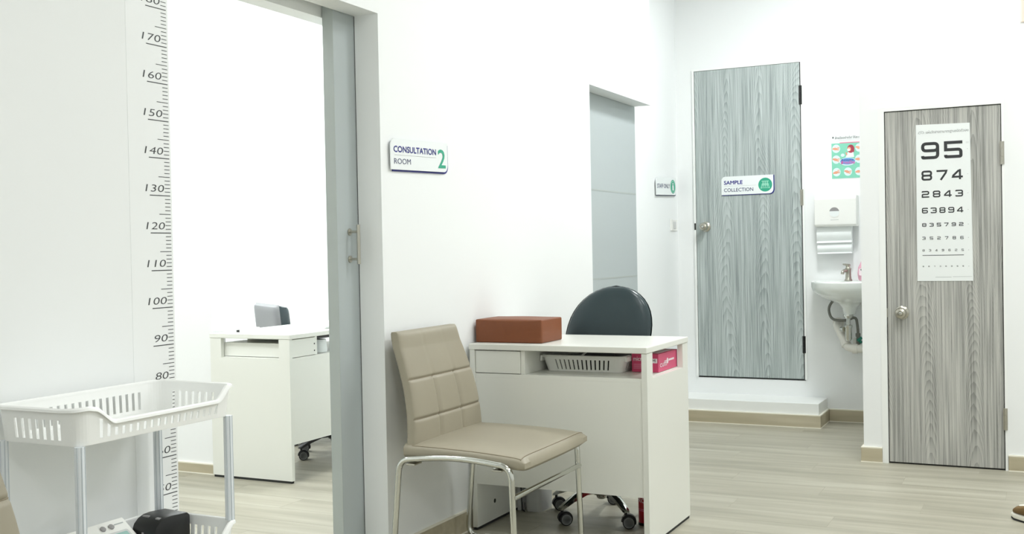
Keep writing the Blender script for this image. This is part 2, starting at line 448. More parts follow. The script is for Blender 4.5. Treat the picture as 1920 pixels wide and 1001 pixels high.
# ------------------------------------------------------------------ doors
def knob(parent, x, y, z, r=.03):
    """round door knob on the face y, pointing to the viewer side (-y)"""
    k = nb(); ax = (0, -1, 0)
    lathe(k, [(0, .0), (r * 1.12, 0), (r * 1.12, .004), (r * .95, .009), (r * .45, .012), (r * .42, .03), (r * .75, .036), (r * .92, .046), (r * .92, .058), (r * .78, .068), (r * .42, .072), (r * .36, .069), (0, .069)], (x, y, z), ax, 28)
    ko = obj('knob', k, M['satin'], parent, smooth=True)
    c = nb(); lathe(c, [(0, .0685), (r * .26, .0685), (r * .26, .0735), (r * .18, .0745), (0, .0745)], (x, y, z), ax, 20)
    obj('key_cylinder', c, M['chrome'], ko, smooth=True)
def hinge(parent, x, y, z0, z1, r=.006, mat='satin'):
    h = nb(); n = 3; s = (z1 - z0) / n
    for i in range(n): lathe(h, [(r, z0 + i * s + .0006), (r, z0 + (i + 1) * s - .0006)], (x, y, 0), (0, 0, 1), 12)
    box(h, x - .010, x + .010, y + r * .3, y + r * .6, z0, z1)
    obj('hinge', h, M[mat], parent, smooth=True)
def frame3(name, x0, x1, y0, y1, z0, z1, t, dv=0):
    f = nb()
    box(f, x0 - t, x0, y0, y1, z0 - (0 if not dv else t), z1 + t); box(f, x1, x1 + t, y0, y1, z0 - (0 if not dv else t), z1 + t); box(f, x0, x1, y0, y1, z1, z1 + t)
    if dv: box(f, x0, x1, y0, y1, z0 - t, z0)
    return f
# sample collection door
DX0, DX1, DZ0, DZ1 = -2.102, -1.399, .264, 2.32
d1 = struct('door_1', B(DX0 + .002, DX1 - .002, Y7 - .008, Y7 + .03, DZ0 + .003, DZ1 - .002, bev=.001), M['laminate_a'])
obj('door_gap', B(DX0 - .004, DX1 + .004, Y7 + .031, Y7 + .05, DZ0 - .003, DZ1 + .003), M['gap'], d1)
obj('door_gap', B(DX1 - .002, DX1 + .0045, Y7 - .004, Y7 + .03, DZ0, DZ1), M['gap'], d1)
obj('door_gap', B(DX0, DX1, Y7 - .003, Y7 + .03, DZ0 - .002, DZ0 + .003), M['gap'], d1)
obj('door_frame', frame3('f', DX0 - .001, DX1 + .0045, Y7 - .012, Y7, DZ0 - .002, DZ1, .014), M['door_frame'], d1)
knob(d1, -2.037, Y7 - .008, 1.272)
obj('latch_plate', B(DX0 - .013, DX0 - .002, Y7 - .0135, Y7 - .0115, 1.253, 1.298, bev=.001), M['gap'], d1, label='dark latch plate')
for z0, z1, mt in ((2.045, 2.168, 'black'), (1.393, 1.497, 'satin'), (.436, .547, 'black')): hinge(d1, DX1 + .002, Y7 - .014, z0, z1, .006, mt)
# eye chart door
d2_ = struct('door_2', B(RX0 + .004, RX1 - .004, YR + .005, YR + .045, .008, RZ - .004, bev=.001), M['laminate_b'])
obj('door_gap', B(RX0 - .003, RX1 + .006, YR + .046, YR + .06, .0, RZ + .012), M['gap'], d2_)
obj('door_gap', B(RX0, RX0 + .004, YR + .009, YR + .046, .0, RZ), M['gap'], d2_)
obj('door_gap', B(RX1 - .004, RX1, YR + .009, YR + .046, .0, RZ), M['gap'], d2_)
obj('door_gap', B(RX0 + .004, RX1 - .004, YR + .012, YR + .046, .0, .008), M['gap'], d2_)
obj('door_gap', B(RX0 + .004, RX1 - .004, YR + .009, YR + .046, RZ - .004, RZ), M['gap'], d2_)
fr = nb(); box(fr, RX0 - .03, RX0, YR - .004, YR + .05, 0, RZ + .02); box(fr, RX1, RX1 + .012, YR - .004, YR + .05, 0, RZ + .02); box(fr, RX0, RX1, YR - .004, YR + .05, RZ, RZ + .02)
obj('door_frame', fr, M['door_frame'], d2_)
knob(d2_, -.654, YR + .005, .779, .031)
obj('latch_plate', B(RX0 - .005, RX0 + .004, YR + .002, YR + .008, .755, .8, bev=.001), M['satin'], d2_)
for z0, z1 in ((1.514, 1.627), (.202, .31)): hinge(d2_, RX1 + .002, YR - .008, z0, z1, .007)
# sliding door of the consultation room, pushed open to the right
d3_ = struct('door_3', B(-2.264, -2.2205, 3.139, 4.25, .01, 2.06), M['grey_door'])
obj('edge_band', B(-2.264, -2.2205, 3.1365, 3.1388, .01, 2.06), M['grey_edge'], d3_)
obj('door_gap', B(-2.2203, AX - .1, 3.268, 3.28, 0, 1.989), M['gap'], d3_)
hd = nb(); tube(hd, [(-2.182, 3.212, 1.098), (-2.182, 3.212, 1.238)], .0065, 14)
for z in (1.213, 1.116):
    tube(hd, [(-2.182, 3.212, z), (-2.2205, 3.212, z)], .0045, 10)
ho = obj('handle', hd, M['satin'], d3_, smooth=True)
for z in (1.213, 1.116):
    s = nb(); lathe(s, [(.0, 0), (.0125, 0), (.0125, .003), (.009, .004), (0, .004)], (-2.2205, 3.212, z), (1, 0, 0), 20); obj('rosette', s, M['satin'], ho, smooth=True)
# staff door
d4_ = struct('door_4', B(-2.265, -2.227, 5.15, 6.272, .01, 2.01), M['grey_door'])
obj('door_gap', B(-2.27, -2.232, 6.272, 6.284, .0, 2.01), M['gap'], d4_)
for z in (1.466, .97): obj('panel_strip', B(-2.227, -2.2258, 5.15, 6.268, z - .004, z + .004), M['grey_edge'], d4_)

# ------------------------------------------------------------------ height ruler on the wall
t = thing('height_ruler', 'tall white wall ruler with black centimetre marks beside the doorway', 'ruler', (AX, 2.15, .1))
pl = Plane((AX, 0, 0), (0, 1, 0), (0, 0, 1))
obj('film', B(AX, AX + .0006, 2.078, 2.2275, .08, 2.02), M['film'], t)
tk = nb()
for c in range(30, 190):
    z = c / 100; u0 = 2.148 if c % 10 == 0 else (2.181 if c % 5 == 0 else 2.203); hw = .0012 if c % 10 == 0 else .0009
    flat(tk, pl, [(u0, z - hw), (2.2225, z - hw), (2.2225, z + hw), (u0, z + hw)], .0010)
o = obj('tick_marks', tk, M['ink_ruler'], t, recalc=False); o['kind'] = 'stuff'
for c in range(30, 190, 10):
    s = str(c); z = c / 100
    text(s, pl, 2.133 if c >= 100 else 2.153, z + .0095, 2.2005, z + .0285, M['ink_ruler'], t, n=.0010, off=-.006, shear=.13, name='numeral')

# ------------------------------------------------------------------ signs
def sign_pts(u0, v0, u1, v1, r): return rrect(u0, v0, u1, v1, r, (0, 1, 0, 1))
t = thing('room_sign', 'white sign reading CONSULTATION ROOM 2 with blue back plate edge', 'sign', (AX, 3.54, 1.45))
pl = Plane((AX, 3.332, 1.435), (0, cos(.0287), sin(.0287)), (0, -sin(.0287), cos(.0287)))
bk = nb(); prism(bk, pl, sign_pts(.006, -.0035, .4135, .108, .03), .0, .005); obj('back_plate', bk, M['ink_blue'], t, label='blue back plate')
fp = nb(); prism(fp, pl, sign_pts(-.016, .0025, .400, .115, .03), .0085, .0115); obj('plate', fp, M['sign'], t)
text('CONSULTATION', pl, .005, .0665, .309, .0885, M['ink_blue'], t, n=.0122, bold=.0008)
text('ROOM', pl, .006, .0235, .121, .0435, M['ink_slate'], t, n=.0122)
text('2', pl, .324, .0185, .381, .089, M['ink_green'], t, n=.0122, bold=.0012)
ln = nb(); flat(ln, pl, [(.010, .0555), (.308, .0555), (.308, .0568), (.010, .0568)], .0122); obj('rule_line', ln, M['ink_pale'], t, recalc=False)

t = thing('door_sign', 'white sign reading SAMPLE COLLECTION on the grey wood door', 'sign', (-1.75, Y7 - .008, 1.48))
pl = Plane((-1.9229, Y7 - .008, 1.4786), (1, 0, 0), (0, 0, 1))
bk = nb(); prism(bk, pl, sign_pts(.002, -.003, .350, .121, .028), .0, .004); obj('back_plate', bk, M['ink_blue'], t, label='blue back plate')
fp = nb(); prism(fp, pl, sign_pts(-.001, .0015, .3445, .1235, .028), .004, .007); obj('plate', fp, M['sign'], t)
text('SAMPLE', pl, .0175, .0705, .141, .0945, M['ink_blue'], t, n=.0075, bold=.0011)
text('COLLECTION', pl, .0165, .0215, .212, .045, M['ink_slate'], t, n=.0075, bold=.0003)
ln = nb(); flat(ln, pl, [(.018, .0585), (.232, .0585), (.232, .0598), (.018, .0598)], .0075); obj('rule_line', ln, M['ink_pale'], t, recalc=False)
ic = nb(); flat(ic, pl, ell(.2915, .0595, .0455, .0455, 36), .0074); obj('green_disc', ic, M['ink_green'], t, recalc=False)
ic = nb(); n = .0078   # rack of three sample tubes on legs
flat(ic, pl, [(.268, .08), (.315, .08), (.315, .085), (.268, .085)], n)
for u in (.274, .288, .302):
    flat(ic, pl, rrect(u - .0005, .046, u + .0085, .079, .003), n)
flat(ic, pl, [(.268, .058), (.315, .058), (.315, .066), (.268, .066)], n + .0001)
flat(ic, pl, [(.268, .058), (.272, .058), (.266, .034), (.261, .034)], n); flat(ic, pl, [(.311, .058), (.315, .058), (.322, .034), (.317, .034)], n)
flat(ic, pl, [(.262, .037), (.321, .037), (.321, .041), (.262, .041)], n + .0002)
obj('rack_icon', ic, M['ink_mint'], t, recalc=False)
ic = nb()
for u in (.278, .292, .306): flat(ic, pl, ell(u, .0725, .0022, .0022, 8), n + .0003); flat(ic, pl, ell(u, .052, .002, .002, 8), n + .0003)
obj('icon_dots', ic, M['ink_green'], t, recalc=False)

t = thing('staff_sign', 'white STAFF ONLY sign with a green oval figure symbol', 'sign', (SB, 6.85, 1.49))
pl = Plane((SB, 6.644, 1.4745), (0, cos(.033), sin(.033)), (0, -sin(.033), cos(.033)))
bk = nb(); prism(bk, pl, sign_pts(.03, -.0025, .447, .108, .03), .001, .006); obj('back_plate', bk, M['ink_slate'], t, label='dark back plate')
fp = nb(); prism(fp, pl, sign_pts(.0, .0025, .419, .115, .03), .011, .015); obj('plate', fp, M['sign'], t)
text('STAFF ONLY', pl, .017, .047, .277, .0745, M['ink_slate'], t, n=.0155, bold=.0006)
ic = nb(); flat(ic, pl, ell(.346, .058, .054, .046, 36), .0155); obj('green_disc', ic, M['ink_green'], t, recalc=False)
ic = nb(); stroke(ic, pl, ell(.346, .058, .043, .037, 36), .004, .0159, True); obj('ring', ic, M['ink_mint'], t, recalc=False)
ic = nb(); flat(ic, pl, ell(.346, .077, .009, .007, 14), .0159); flat(ic, pl, rrect(.332, .032, .360, .068, .006), .0161); obj('figure', ic, M['sign'], t, recalc=False)

# light switch beside the corner
t = thing('light_switch', 'white light switch plate low beside the room corner', 'switch', (SB, 7.03, 1.29))
obj('plate', B(SB, SB + .008, 6.965, 7.095, 1.25, 1.325, bev=.002), M['plastic'], t)
obj('rocker', B(SB + .008, SB + .012, 7.0, 7.06, 1.263, 1.312, bev=.0015), M['bin'], t)

# ------------------------------------------------------------------ eye chart
t = thing('eye_chart', 'white eye test chart of black digits hung on the right door', 'chart', (-.45, YR, .94))
pl = Plane((-.5768, YR + .0035, .9406), (1, 0, 0), (0, 0, 1))
ch = nb(); prism(ch, pl, [(0, 0), (.2625, .0), (.2555, .789), (.0025, .794)], 0, .0012); obj('sheet', ch, M['paper'], t)
def digit(bm, d, u0, v0, u1, v1, th, n):
    """wide square digit drawn as strokes with rounded corners; crossing strokes lie a hair apart"""
    a, b, c, e = u0 + th / 2, v0 + th / 2, u1 - th / 2, v1 - th / 2; mv = (v0 + v1) / 2; r = min(u1 - u0, v1 - v0) * .2; q = (v1 - v0) * .12; lay = [n]
    def st(pts, closed=False):
        P = [(p.x, p.y) for p in fillet([(x, y, 0) for x, y in pts], r, 4, closed)]; stroke(bm, pl, P, th, lay[0], closed); lay[0] += .00012
    def ring(l, bt, rr_, tp): st([(l, bt), (rr_, bt), (rr_, tp), (l, tp)], True)
    if d == '8': ring(a, mv, c, e); ring(a, b, c, mv)
    elif d == '9': ring(a, mv, c, e); st([(c, mv + r), (c, b), (a, b), (a, b + q)])
    elif d == '6': ring(a, b, c, mv); st([(a, mv - r), (a, e), (c, e), (c, e - q)])
    elif d == '5': st([(c, mv - r * 1.2), (c, b), (a, b), (a, b + q)]); st([(a, mv), (c, mv), (c, b + r * .4)]); stroke(bm, pl, [(u1, e), (a, e), (a, mv - th / 2)], th, lay[0] + .0001)
    elif d == '2': st([(a, e - q), (a, e), (c, e), (c, mv), (a, mv), (a, b + r * .5)]); stroke(bm, pl, [(a, mv - r), (a, b), (u1, b)], th, lay[0] + .0001)
    elif d == '3': st([(a, e - q), (a, e), (c, e), (c, mv), (a + (c - a) * .3, mv)]); st([(c - r, mv), (c, mv), (c, b), (a, b), (a, b + q)])
    elif d == '7': stroke(bm, pl, [(u0, e), (c, e), (c - r * .3, e - r), (u0 + (u1 - u0) * .38, v0)], th, n)
    elif d == '4':
        cu = u1 - (u1 - u0) * .26; h = v0 + (v1 - v0) * .26
        stroke(bm, pl, [(u1, h), (a, h), (a + th * .2, h + th * .7), (cu - th * .5, e)], th, n); stroke(bm, pl, [(cu, v1), (cu, v0)], th, n + .00012)
ROWS = [('95', .617, .703, .086, .0152), ('874', .5095, .560, .051, .0095), ('2843', .423, .457, .036, .0066), ('63894', .3435, .372, .029, .0054),
        ('835792', .2755, .294, .0205, .0037), ('352786', .2095, .225, .016, .0028), ('8349625', .150, .161, .0105, .0018), ('56738956', .0715, .0775, .007, .0011)]
for s, v0, v1, dw, th in ROWS:
    k = len(s)
    for i, c in enumerate(s):
        u0 = .026 + (.2205 - .026 - dw) * i / (k - 1); bm = nb(); digit(bm, c, u0, v0, u0 + dw, v1, th, .0016); obj('digit', bm, M['ink_black'], t, recalc=False)
ln = nb(); flat(ln, pl, [(.026, .1288), (.2205, .1288), (.2205, .1318), (.026, .1318)], .0016); obj('rule_line', ln, M['ink_black'], t, recalc=False)
text('แผ่นวัดสายตามาตรฐานชนิดตัวเลข', pl, .050, .7435, .249, .7625, M['ink_grey'], t, n=.0016)
ic = nb(); stroke(ic, pl, ell(.020, .753, .006, .006, 14), .0016, .0016, True); stroke(ic, pl, ell(.034, .754, .006, .006, 14), .0016, .0016, True); stroke(ic, pl, [(.011, .747), (.027, .762), (.043, .749)], .0014, .0017); obj('emblem', ic, M['ink_pale'], t, recalc=False)
fn = nb()
for v in (.66, .535, .44, .357, .284, .217, .155, .074): flat(fn, pl, ell(.243, v, .0018, .0018, 8), .0016)
for v in (.689, .694): flat(fn, pl, [(.236, v), (.25, v), (.25, v + .001), (.236, v + .001)], .0016)
flat(fn, pl, [(.086, .0185), (.162, .0185), (.162, .0205), (.086, .0205)], .0016); flat(fn, pl, [(.168, .0205), (.258, .0215), (.258, .0228), (.168, .0222)], .0016)
obj('fine_print', fn, M['ink_pale'], t, recalc=False)['kind'] = 'stuff'

# ------------------------------------------------------------------ hand-washing poster
t = thing('wall_poster', 'green hand washing poster above the paper towel dispenser', 'poster', (-1.1, Y7, 1.55))
pl = Plane((-1.2067, Y7, 1.5536), (1, 0, 0), (0, 0, 1))
pp = nb(); prism(pp, pl, [(0, 0), (.2, 0), (.2, .279), (-.002, .281)], .0, .0012); obj('sheet', pp, M['paper'], t)
def fl_(pts, mat, n, nm): b_ = nb(); flat(b_, pl, pts, n); return obj(nm, b_, M[mat], t, recalc=False)
fl_([(.0, .003), (.2, .003), (.2, .227), (-.001, .227)], 'p_green', .0016, 'green_field')
fl_([(.05, .2255), (.2, .2255), (.2, .2315), (.05, .2315)], 'p_pink', .0020, 'pink_band')
fl_(rrect(.005, .259, .014, .270, .002), 'ink_grey', .0016, 'logo_mark')
text('ล้างมืออย่างไร? ให้สะอาด', pl, .022, .254, .192, .270, M['ink_grey'], t, n=.0016, bold=.0003)
for v, a, b_ in ((.2465, .045, .17), (.2415, .03, .12)): fl_([(a, v), (b_, v), (b_, v + .0012), (a, v + .0012)], 'ink_pale', .0016, 'fine_print')
for (cu_, cv) in ((.028, .193), (.028, .124), (.029, .044), (.099, .044), (.167, .044), (.168, .122), (.170, .193)):
    fl_(ell(cu_, cv, .0245, .0265, 28), 'p_circle', .0020, 'picture_disc')
    a = random.uniform(-.5, .5); b_ = nb()
    def rot(pts): return [(cu_ + x * cos(a) - y * sin(a), cv + x * sin(a) + y * cos(a)) for x, y in pts]
    flat(b_, pl, rot(ell(-.004, -.002, .013, .009, 16)), .0024); flat(b_, pl, rot([(-.023, -.008), (-.012, -.009), (-.010, .004), (-.022, .002)]), .0026)
    for q in range(4): flat(b_, pl, rot([(.006, -.009 + q * .0055), (.02, -.010 + q * .0066), (.0205, -.0066 + q * .0066), (.006, -.005 + q * .0055)]), .0027)
    obj('hand_picture', b_, M['p_skin'], t, recalc=False)
fl_([(.085, .135), (.138, .135), (.134, .165), (.125, .178), (.105, .175)], 'paper', .0020, 'coat_picture')
fl_(ell(.118, .188, .022, .026, 24), 'p_hair', .0024, 'hair_picture'); fl_([(.125, .200), (.140, .185), (.138, .165), (.128, .168)], 'p_hair', .0026, 'hair_picture')
fl_(ell(.108, .186, .0115, .014, 20), 'p_skin', .0030, 'face_picture'); fl_(ell(.105, .182, .009, .008, 16), 'paper', .0034, 'mask_picture')
fl_([(.085, .165), (.092, .168), (.098, .150), (.09, .148)], 'p_skin', .0026, 'arm_picture')
fl_(ell(.068, .150, .012, .010, 16), 'p_circle', .0024, 'foam_picture')
fl_(ell(.098, .108, .050, .026, 32), 'p_circle', .0036, 'title_cloud'); fl_(ell(.098, .110, .046, .021, 32), 'p_blue', .0040, 'title_disc')
text('ขั้นตอนการ', pl, .060, .113, .134, .126, M['ink_blue'], t, n=.0044, bold=.0003); text('ล้างมือ', pl, .056, .094, .142, .113, M['p_mag'], t, n=.0046, bold=.0008)
fl_([(.0, .0035), (.2, .0035), (.2, .010), (.06, .011), (.0, .014)], 'p_green', .0022, 'foot_band')

# ------------------------------------------------------------------ paper towel dispenser and towels
t = thing('paper_towel_dispenser', 'white paper towel dispenser with round window above the basin', 'dispenser', (-1.17, Y7, 1.25))
YD = 7.02
body = nb(); pf = [(YD + .012, 1.25), (YD, 1.262), (YD, 1.425), (YD + .02, 1.447), (Y7, 1.447), (Y7, 1.25)]
a = [body.verts.new((-1.302, y, z)) for y, z in pf]; b_ = [body.verts.new((-1.045, y, z)) for y, z in pf]
body.faces.new(a); body.faces.new(b_[::-1])
for i in range(6): body.faces.new((a[i], a[(i + 1) % 6], b_[(i + 1) % 6], b_[i]))
bmesh.ops.recalc_face_normals(body, faces=body.faces[:]); bmesh.ops.bevel(body, geom=body.edges[:], offset=.005, segments=2, profile=.5, affect='EDGES')
obj('body', body, M['plastic'], t)
pl = Plane((-1.178, YD, 1.34), (1, 0, 0), (0, 0, 1))
wd = nb(); flat(wd, pl, ell(0, 0, .032, .032, 28), .0006); obj('window', wd, M['grey_btn'], t, recalc=False)
wd = nb(); flat(wd, pl, [(u, min(v, .006)) for u, v in ell(0, 0, .0305, .0305, 28)], .0012); obj('window_paper', wd, M['paper'], t, recalc=False)
wd = nb(); stroke(wd, pl, ell(0, 0, .032, .032, 28), .003, .0016, True); obj('window_rim', wd, M['plastic'], t, recalc=False)
wd = nb(); flat(wd, pl, [(-.024, -.050), (.026, -.049), (.026, -.0465), (-.024, -.0475)], .0006); obj('fine_print', wd, M['ink_pale'], t, recalc=False)
t = thing('paper_towels', 'folded white paper towels hanging below the dispenser', 'paper towel', (-1.18, 7.08, 1.07))
for i, (z0, z1, yo) in enumerate(((1.146, 1.249, 0), (1.078, 1.144, .004))):
    tw = nb(); k = 8; A = []; C_ = []
    for j in range(k + 1):
        z = z1 + (z0 - z1) * j / k; y = 7.062 + yo - .014 * sin(pi * j / k) ** 2 - (.010 if j == k else 0)
        A.append((tw.verts.new((-1.295 + i * .002, y, z)), tw.verts.new((-1.080, y, z + .002)), tw.verts.new((-1.080, y + .045, z + .002)), tw.verts.new((-1.295 + i * .002, y + .045, z))))
    for P, Q in zip(A, A[1:]):
        for q in range(4): tw.faces.new((P[q], P[(q + 1) % 4], Q[(q + 1) % 4], Q[q]))
    tw.faces.new(A[0]); tw.faces.new(A[-1][::-1])
    obj('towel', tw, M['paper'], t, smooth=True)

# ------------------------------------------------------------------ wash basin
SX = -1.093
t = thing('wash_basin', 'white wall hung wash basin with chrome tap and exposed trap', 'sink', (SX, 7.0, .5))
def dring(bm, hw, yf, yb, z, n=28):
    """D-shaped ring: straight at the wall, round in front"""
    pts = [(SX + hw * cos(a) * (1 if abs(cos(a)) < .9 else 1), yb - .0 + (yf - yb) * (sin(a) ** .8)) for a in [pi * k / (n - 1) for k in range(n)]]
    return [bm.verts.new((x, y, z)) for x, y in pts]
sk = nb(); rings = []
for hw, yf, yb, z in ((.035, 6.94, 7.02, .70), (.045, 6.93, 7.03, .74), (.075, 6.90, 7.06, .772), (.13, 6.83, 7.10, .787), (.185, 6.75, 7.12, .815), (.228, 6.69, Y7, .850), (.235, 6.68, Y7, .872), (.235, 6.68, Y7, .902), (.228, 6.69, Y7 - .005, .908),
                      (.20, 6.715, 7.0, .904), (.18, 6.74, 6.985, .87), (.13, 6.78, 6.97, .82), (.03, 6.87, 6.93, .80)):
    rings.append(dring(sk, hw, yf, yb, z))
for A, C_ in zip(rings, rings[1:]):
    k = len(A)
    for i in range(k): sk.faces.new((A[i], A[(i + 1) % k], C_[(i + 1) % k], C_[i]))
sk.faces.new(rings[0][::-1]); sk.faces.new(rings[-1])
obj('bowl', sk, M['ceramic'], t, smooth=True)
fx, fy = -1.098, 7.02
fb = nb(); lathe(fb, [(.024, .906), (.024, .912), (.019, .92), (.017, .965), (.019, .985), (.012, .994), (.0, .994)], (fx, fy, 0), (0, 0, 1), 20)
tube(fb, fillet([(fx, fy, .968), (fx - .018, fy - .03, .972), (fx - .026, fy - .05, .964), (fx - .027, fy - .053, .95)], .014), .0105, 12)
fo = obj('tap', fb, M['satin'], t, smooth=True)
lv = nb(); tube(lv, [(fx, fy, .994), (fx - .004, fy - .004, 1.004)], .012, 12); tube(lv, [(fx + .006, fy + .01, 1.004), (fx - .026, fy - .03, 1.012)], [.009, .0045], 10); obj('tap_lever', lv, M['satin'], fo, smooth=True)
tx, ty = -1.095, 6.97
tp = nb(); lathe(tp, [(.0, .700), (.030, .700), (.032, .690), (.022, .676), (.013, .674), (.013, .635), (.024, .632), (.024, .62), (.02, .614), (.02, .545), (.014, .535), (.0, .535)], (tx, ty, 0), (0, 0, 1), 22)
tube(tp, [(tx - .024, ty, .605), (tx - .045, ty + .02, .605)], .016, 12)
obj('bottle_trap', tp, M['chrome'], t, smooth=True)
pv = nb(); tube(pv, fillet([(tx - .085, Y7 - .005, .63), (tx - .085, 7.07, .625), (tx - .012, 7.0, .492), (tx + .03, 6.99, .484), (SX + .235, 6.99, .484)], .022, 6), .026, 16)
lathe(pv, [(.031, 0), (.031, .028)], (tx - .03, 7.017, .525), (.42, -.42, -.8), 18); lathe(pv, [(.031, 0), (.031, .03)], (tx + .02, 6.99, .484), (1, 0, 0), 18); lathe(pv, [(.034, 0), (.034, .012)], (tx - .085, Y7 - .012, .635), (0, 1, 0), 20)
obj('waste_pipe', pv, M['pvc'], t, smooth=True)
hs = nb(); tube(hs, fillet([(tx - .085, 7.04, .80), (tx - .135, 7.04, .74), (tx - .115, 7.03, .66), (tx - .02, 7.02, .655), (tx + .04, 7.02, .685), (tx + .050, 7.02, .60), (tx + .050, 7.02, .575)], .06, 8), .0085, 12)
obj('supply_hose', hs, M['hose'], t, smooth=True)
vx = tx + .050
vb = nb(); lathe(vb, [(.015, .578), (.015, .557), (.0105, .556), (.0105, .505), (.014, .504), (.014, .49), (0, .49)], (vx, 7.02, 0), (0, 0, 1), 14)
tube(vb, [(vx, 7.02, .515), (vx, Y7, .515)], .011, 12)
vo = obj('stop_valve', vb, M['hose'], t, smooth=True)
vh = nb(); box(vh, vx + .006, vx + .040, 7.000, 7.014, .522, .540, bev=.004, mat=Matrix.Translation((vx, 7, .52)) @ Matrix.Rotation(radians(-38), 4, 'Y') @ Matrix.Translation((-vx, -7, -.52)))
tube(vh, [(vx + .01, 7.012, .52), (vx + .022, 7.012, .53)], .009, 10); obj('valve_handle', vh, M['valve'], vo, label='green valve handle')
pb = nb(); tube(pb, fillet([(vx - .016, 7.05, .545), (vx - .016, 7.05, .487), (SX + .235, 7.05, .483)], .02), .018, 14); obj('supply_pipe', pb, M['pvc'], t, smooth=True)
t = thing('soap_bottle', 'pink hand soap bottle on the basin, half hidden by the wall', 'bottle', (-1.005, 7.03, .906))
bb = nb(); lathe(bb, [(0, .908), (.030, .908), (.036, .915), (.04, .95), (.036, .99), (.022, 1.02), (.013, 1.032), (.013, 1.044), (0, 1.044)], (-1.005, 7.035, 0), (0, 0, 1), 24); obj('bottle', bb, M['soap'], t, smooth=True)
cb = nb(); lathe(cb, [(.014, 1.0445), (.014, 1.058), (.005, 1.06), (.005, 1.078), (0, 1.078)], (-1.005, 7.035, 0), (0, 0, 1), 16); tube(cb, [(-1.005, 7.035, 1.078), (-1.005, 7.0, 1.074)], .005, 8); obj('pump', cb, M['plastic'], t, smooth=True)
lb = nb(); pl = Plane((-1.03, 7.035 - .0405, .94), (1, 0, 0), (0, 0, 1)); flat(lb, pl, rrect(0, .0, .05, .045, .008), 0); obj('label_patch', lb, M['ink_white'], t, recalc=False)
lb = nb(); flat(lb, pl, ell(.014, .036, .005, .006, 12), .0006); flat(lb, pl, ell(.024, .041, .004, .004, 12), .0006); obj('label_print', lb, M['ink_black'], t, recalc=False)

# ------------------------------------------------------------------ desks
def make_desk(name, label, loc, rz, W, D, H):
    t = thing(name, label, 'desk', loc, rz, None); ORG[t.name] = None
    zs = H - .134; zt = H - .024; L = dict(local=True)
    obj('desktop', B(-.002, W + .002, -.004, D, zt, H, bev=.003), M['white_gloss'], t, **L)
    for nm, x0 in (('side_panel', 0), ('side_panel', W - .022)):
        p = nb(); box(p, x0, x0 + .022, 0, D - .005, .012, zs + .012); box(p, x0, x0 + .022, 0, .066, zs + .012, zt - .0005); box(p, x0, x0 + .022, D - .075, D - .005, zs + .012, zt - .0005)
        s = obj(nm, p, M['white_gloss'], t, **L)
        g = nb(); box(g, x0 + .003, x0 + .019, .004, D - .01, .0, .0118); obj('foot_rail', g, M['gap'], s, **L)
    obj('modesty_panel', B(.0222, W - .0222, .004, .022, .19, zs - .001), M['white_gloss'], t, **L)
    obj('shelf', B(.0222, W - .0222, .004, D - .05, zs - .0008, zs + .0145), M['white_gloss'], t, **L)
    dv = .225
    obj('divider', B(dv, dv + .018, .012, D - .06, zs + .015, zt - .0005), M['white_gloss'], t, **L)
    dw = nb(); box(dw, .0235, dv - .0015, .006, .022, zs + .017, zt - .004, bev=.001); box(dw, .03, dv - .006, .022, D - .07, zs + .017, zt - .024)
    d = obj('drawer', dw, M['white_gloss'], t, **L)
    return t, d
desk1, dr1 = make_desk('reception_desk', 'white desk with open shelf standing against the wall behind the beige chair', (-2.10, 3.87, 0), 0, .757, .524, .761)
hl = nb(); lathe(hl, [(0, 0), (.009, 0), (.009, .0006), (0, .0006)], (.0221, .155, .088), (1, 0, 0), 18); obj('cable_hole', hl, M['gap'], desk1, local=True)
desk2, dr2 = make_desk('consulting_desk', 'white desk seen through the open doorway in the consulting room', (-3.355, 4.315, 0), pi / 2, 1.40, .51, .741)
for z in (.645, .680):
    s = nb(); lathe(s, [(0, 0), (.004, 0), (.004, .001), (0, .001)], (.212, .006, z), (0, -1, 0), 12); obj('screw', s, M['gap'], dr2, local=True)
tb = nb(); lathe(tb, [(0, .623), (.05, .623), (.052, .64), (.045, .69), (.0, .69)], (-3.44, 4.66, 0), (0, 0, 1), 22)
t = thing('paper_roll', 'white paper roll standing in the shelf of the consulting desk', 'paper roll', (-3.44, 4.66, .622)); obj('roll', tb, M['paper'], t, smooth=True)
t = thing('keyboard_tray', 'black tray under the top of the consulting desk', 'tray', (-3.45, 4.72, .69)); tr = nb(); box(tr, -3.52, -3.375, 4.57, 4.9, .7, .714, bev=.004); obj('tray', tr, M['black'], t)
t = thing('paper_stack', 'stack of white paper on the far part of the consulting desk', 'paper', (-3.52, 4.85, .741))
for i in range(3):
    a = nb(); box(a, -3.69 + .004 * i, -3.42 + .006 * i, 4.70, 4.98 - .01 * i, .7412 + .006 * i, .7468 + .006 * i, bev=.001); obj('sheet_bundle', a, M['paper'], t)
t = thing('white_box', 'small white box with a dark end near the corner of the consulting desk', 'box', (-3.72, 4.42, .741))
a = nb(); box(a, -3.74, -3.655, 4.40, 4.46, .7412, .766, bev=.002); obj('box_body', a, M['plastic'], t)
a = nb(); box(a, -3.764, -3.7405, 4.405, 4.455, .7412, .752); obj('box_end', a, M['gap'], t, label='dark end')

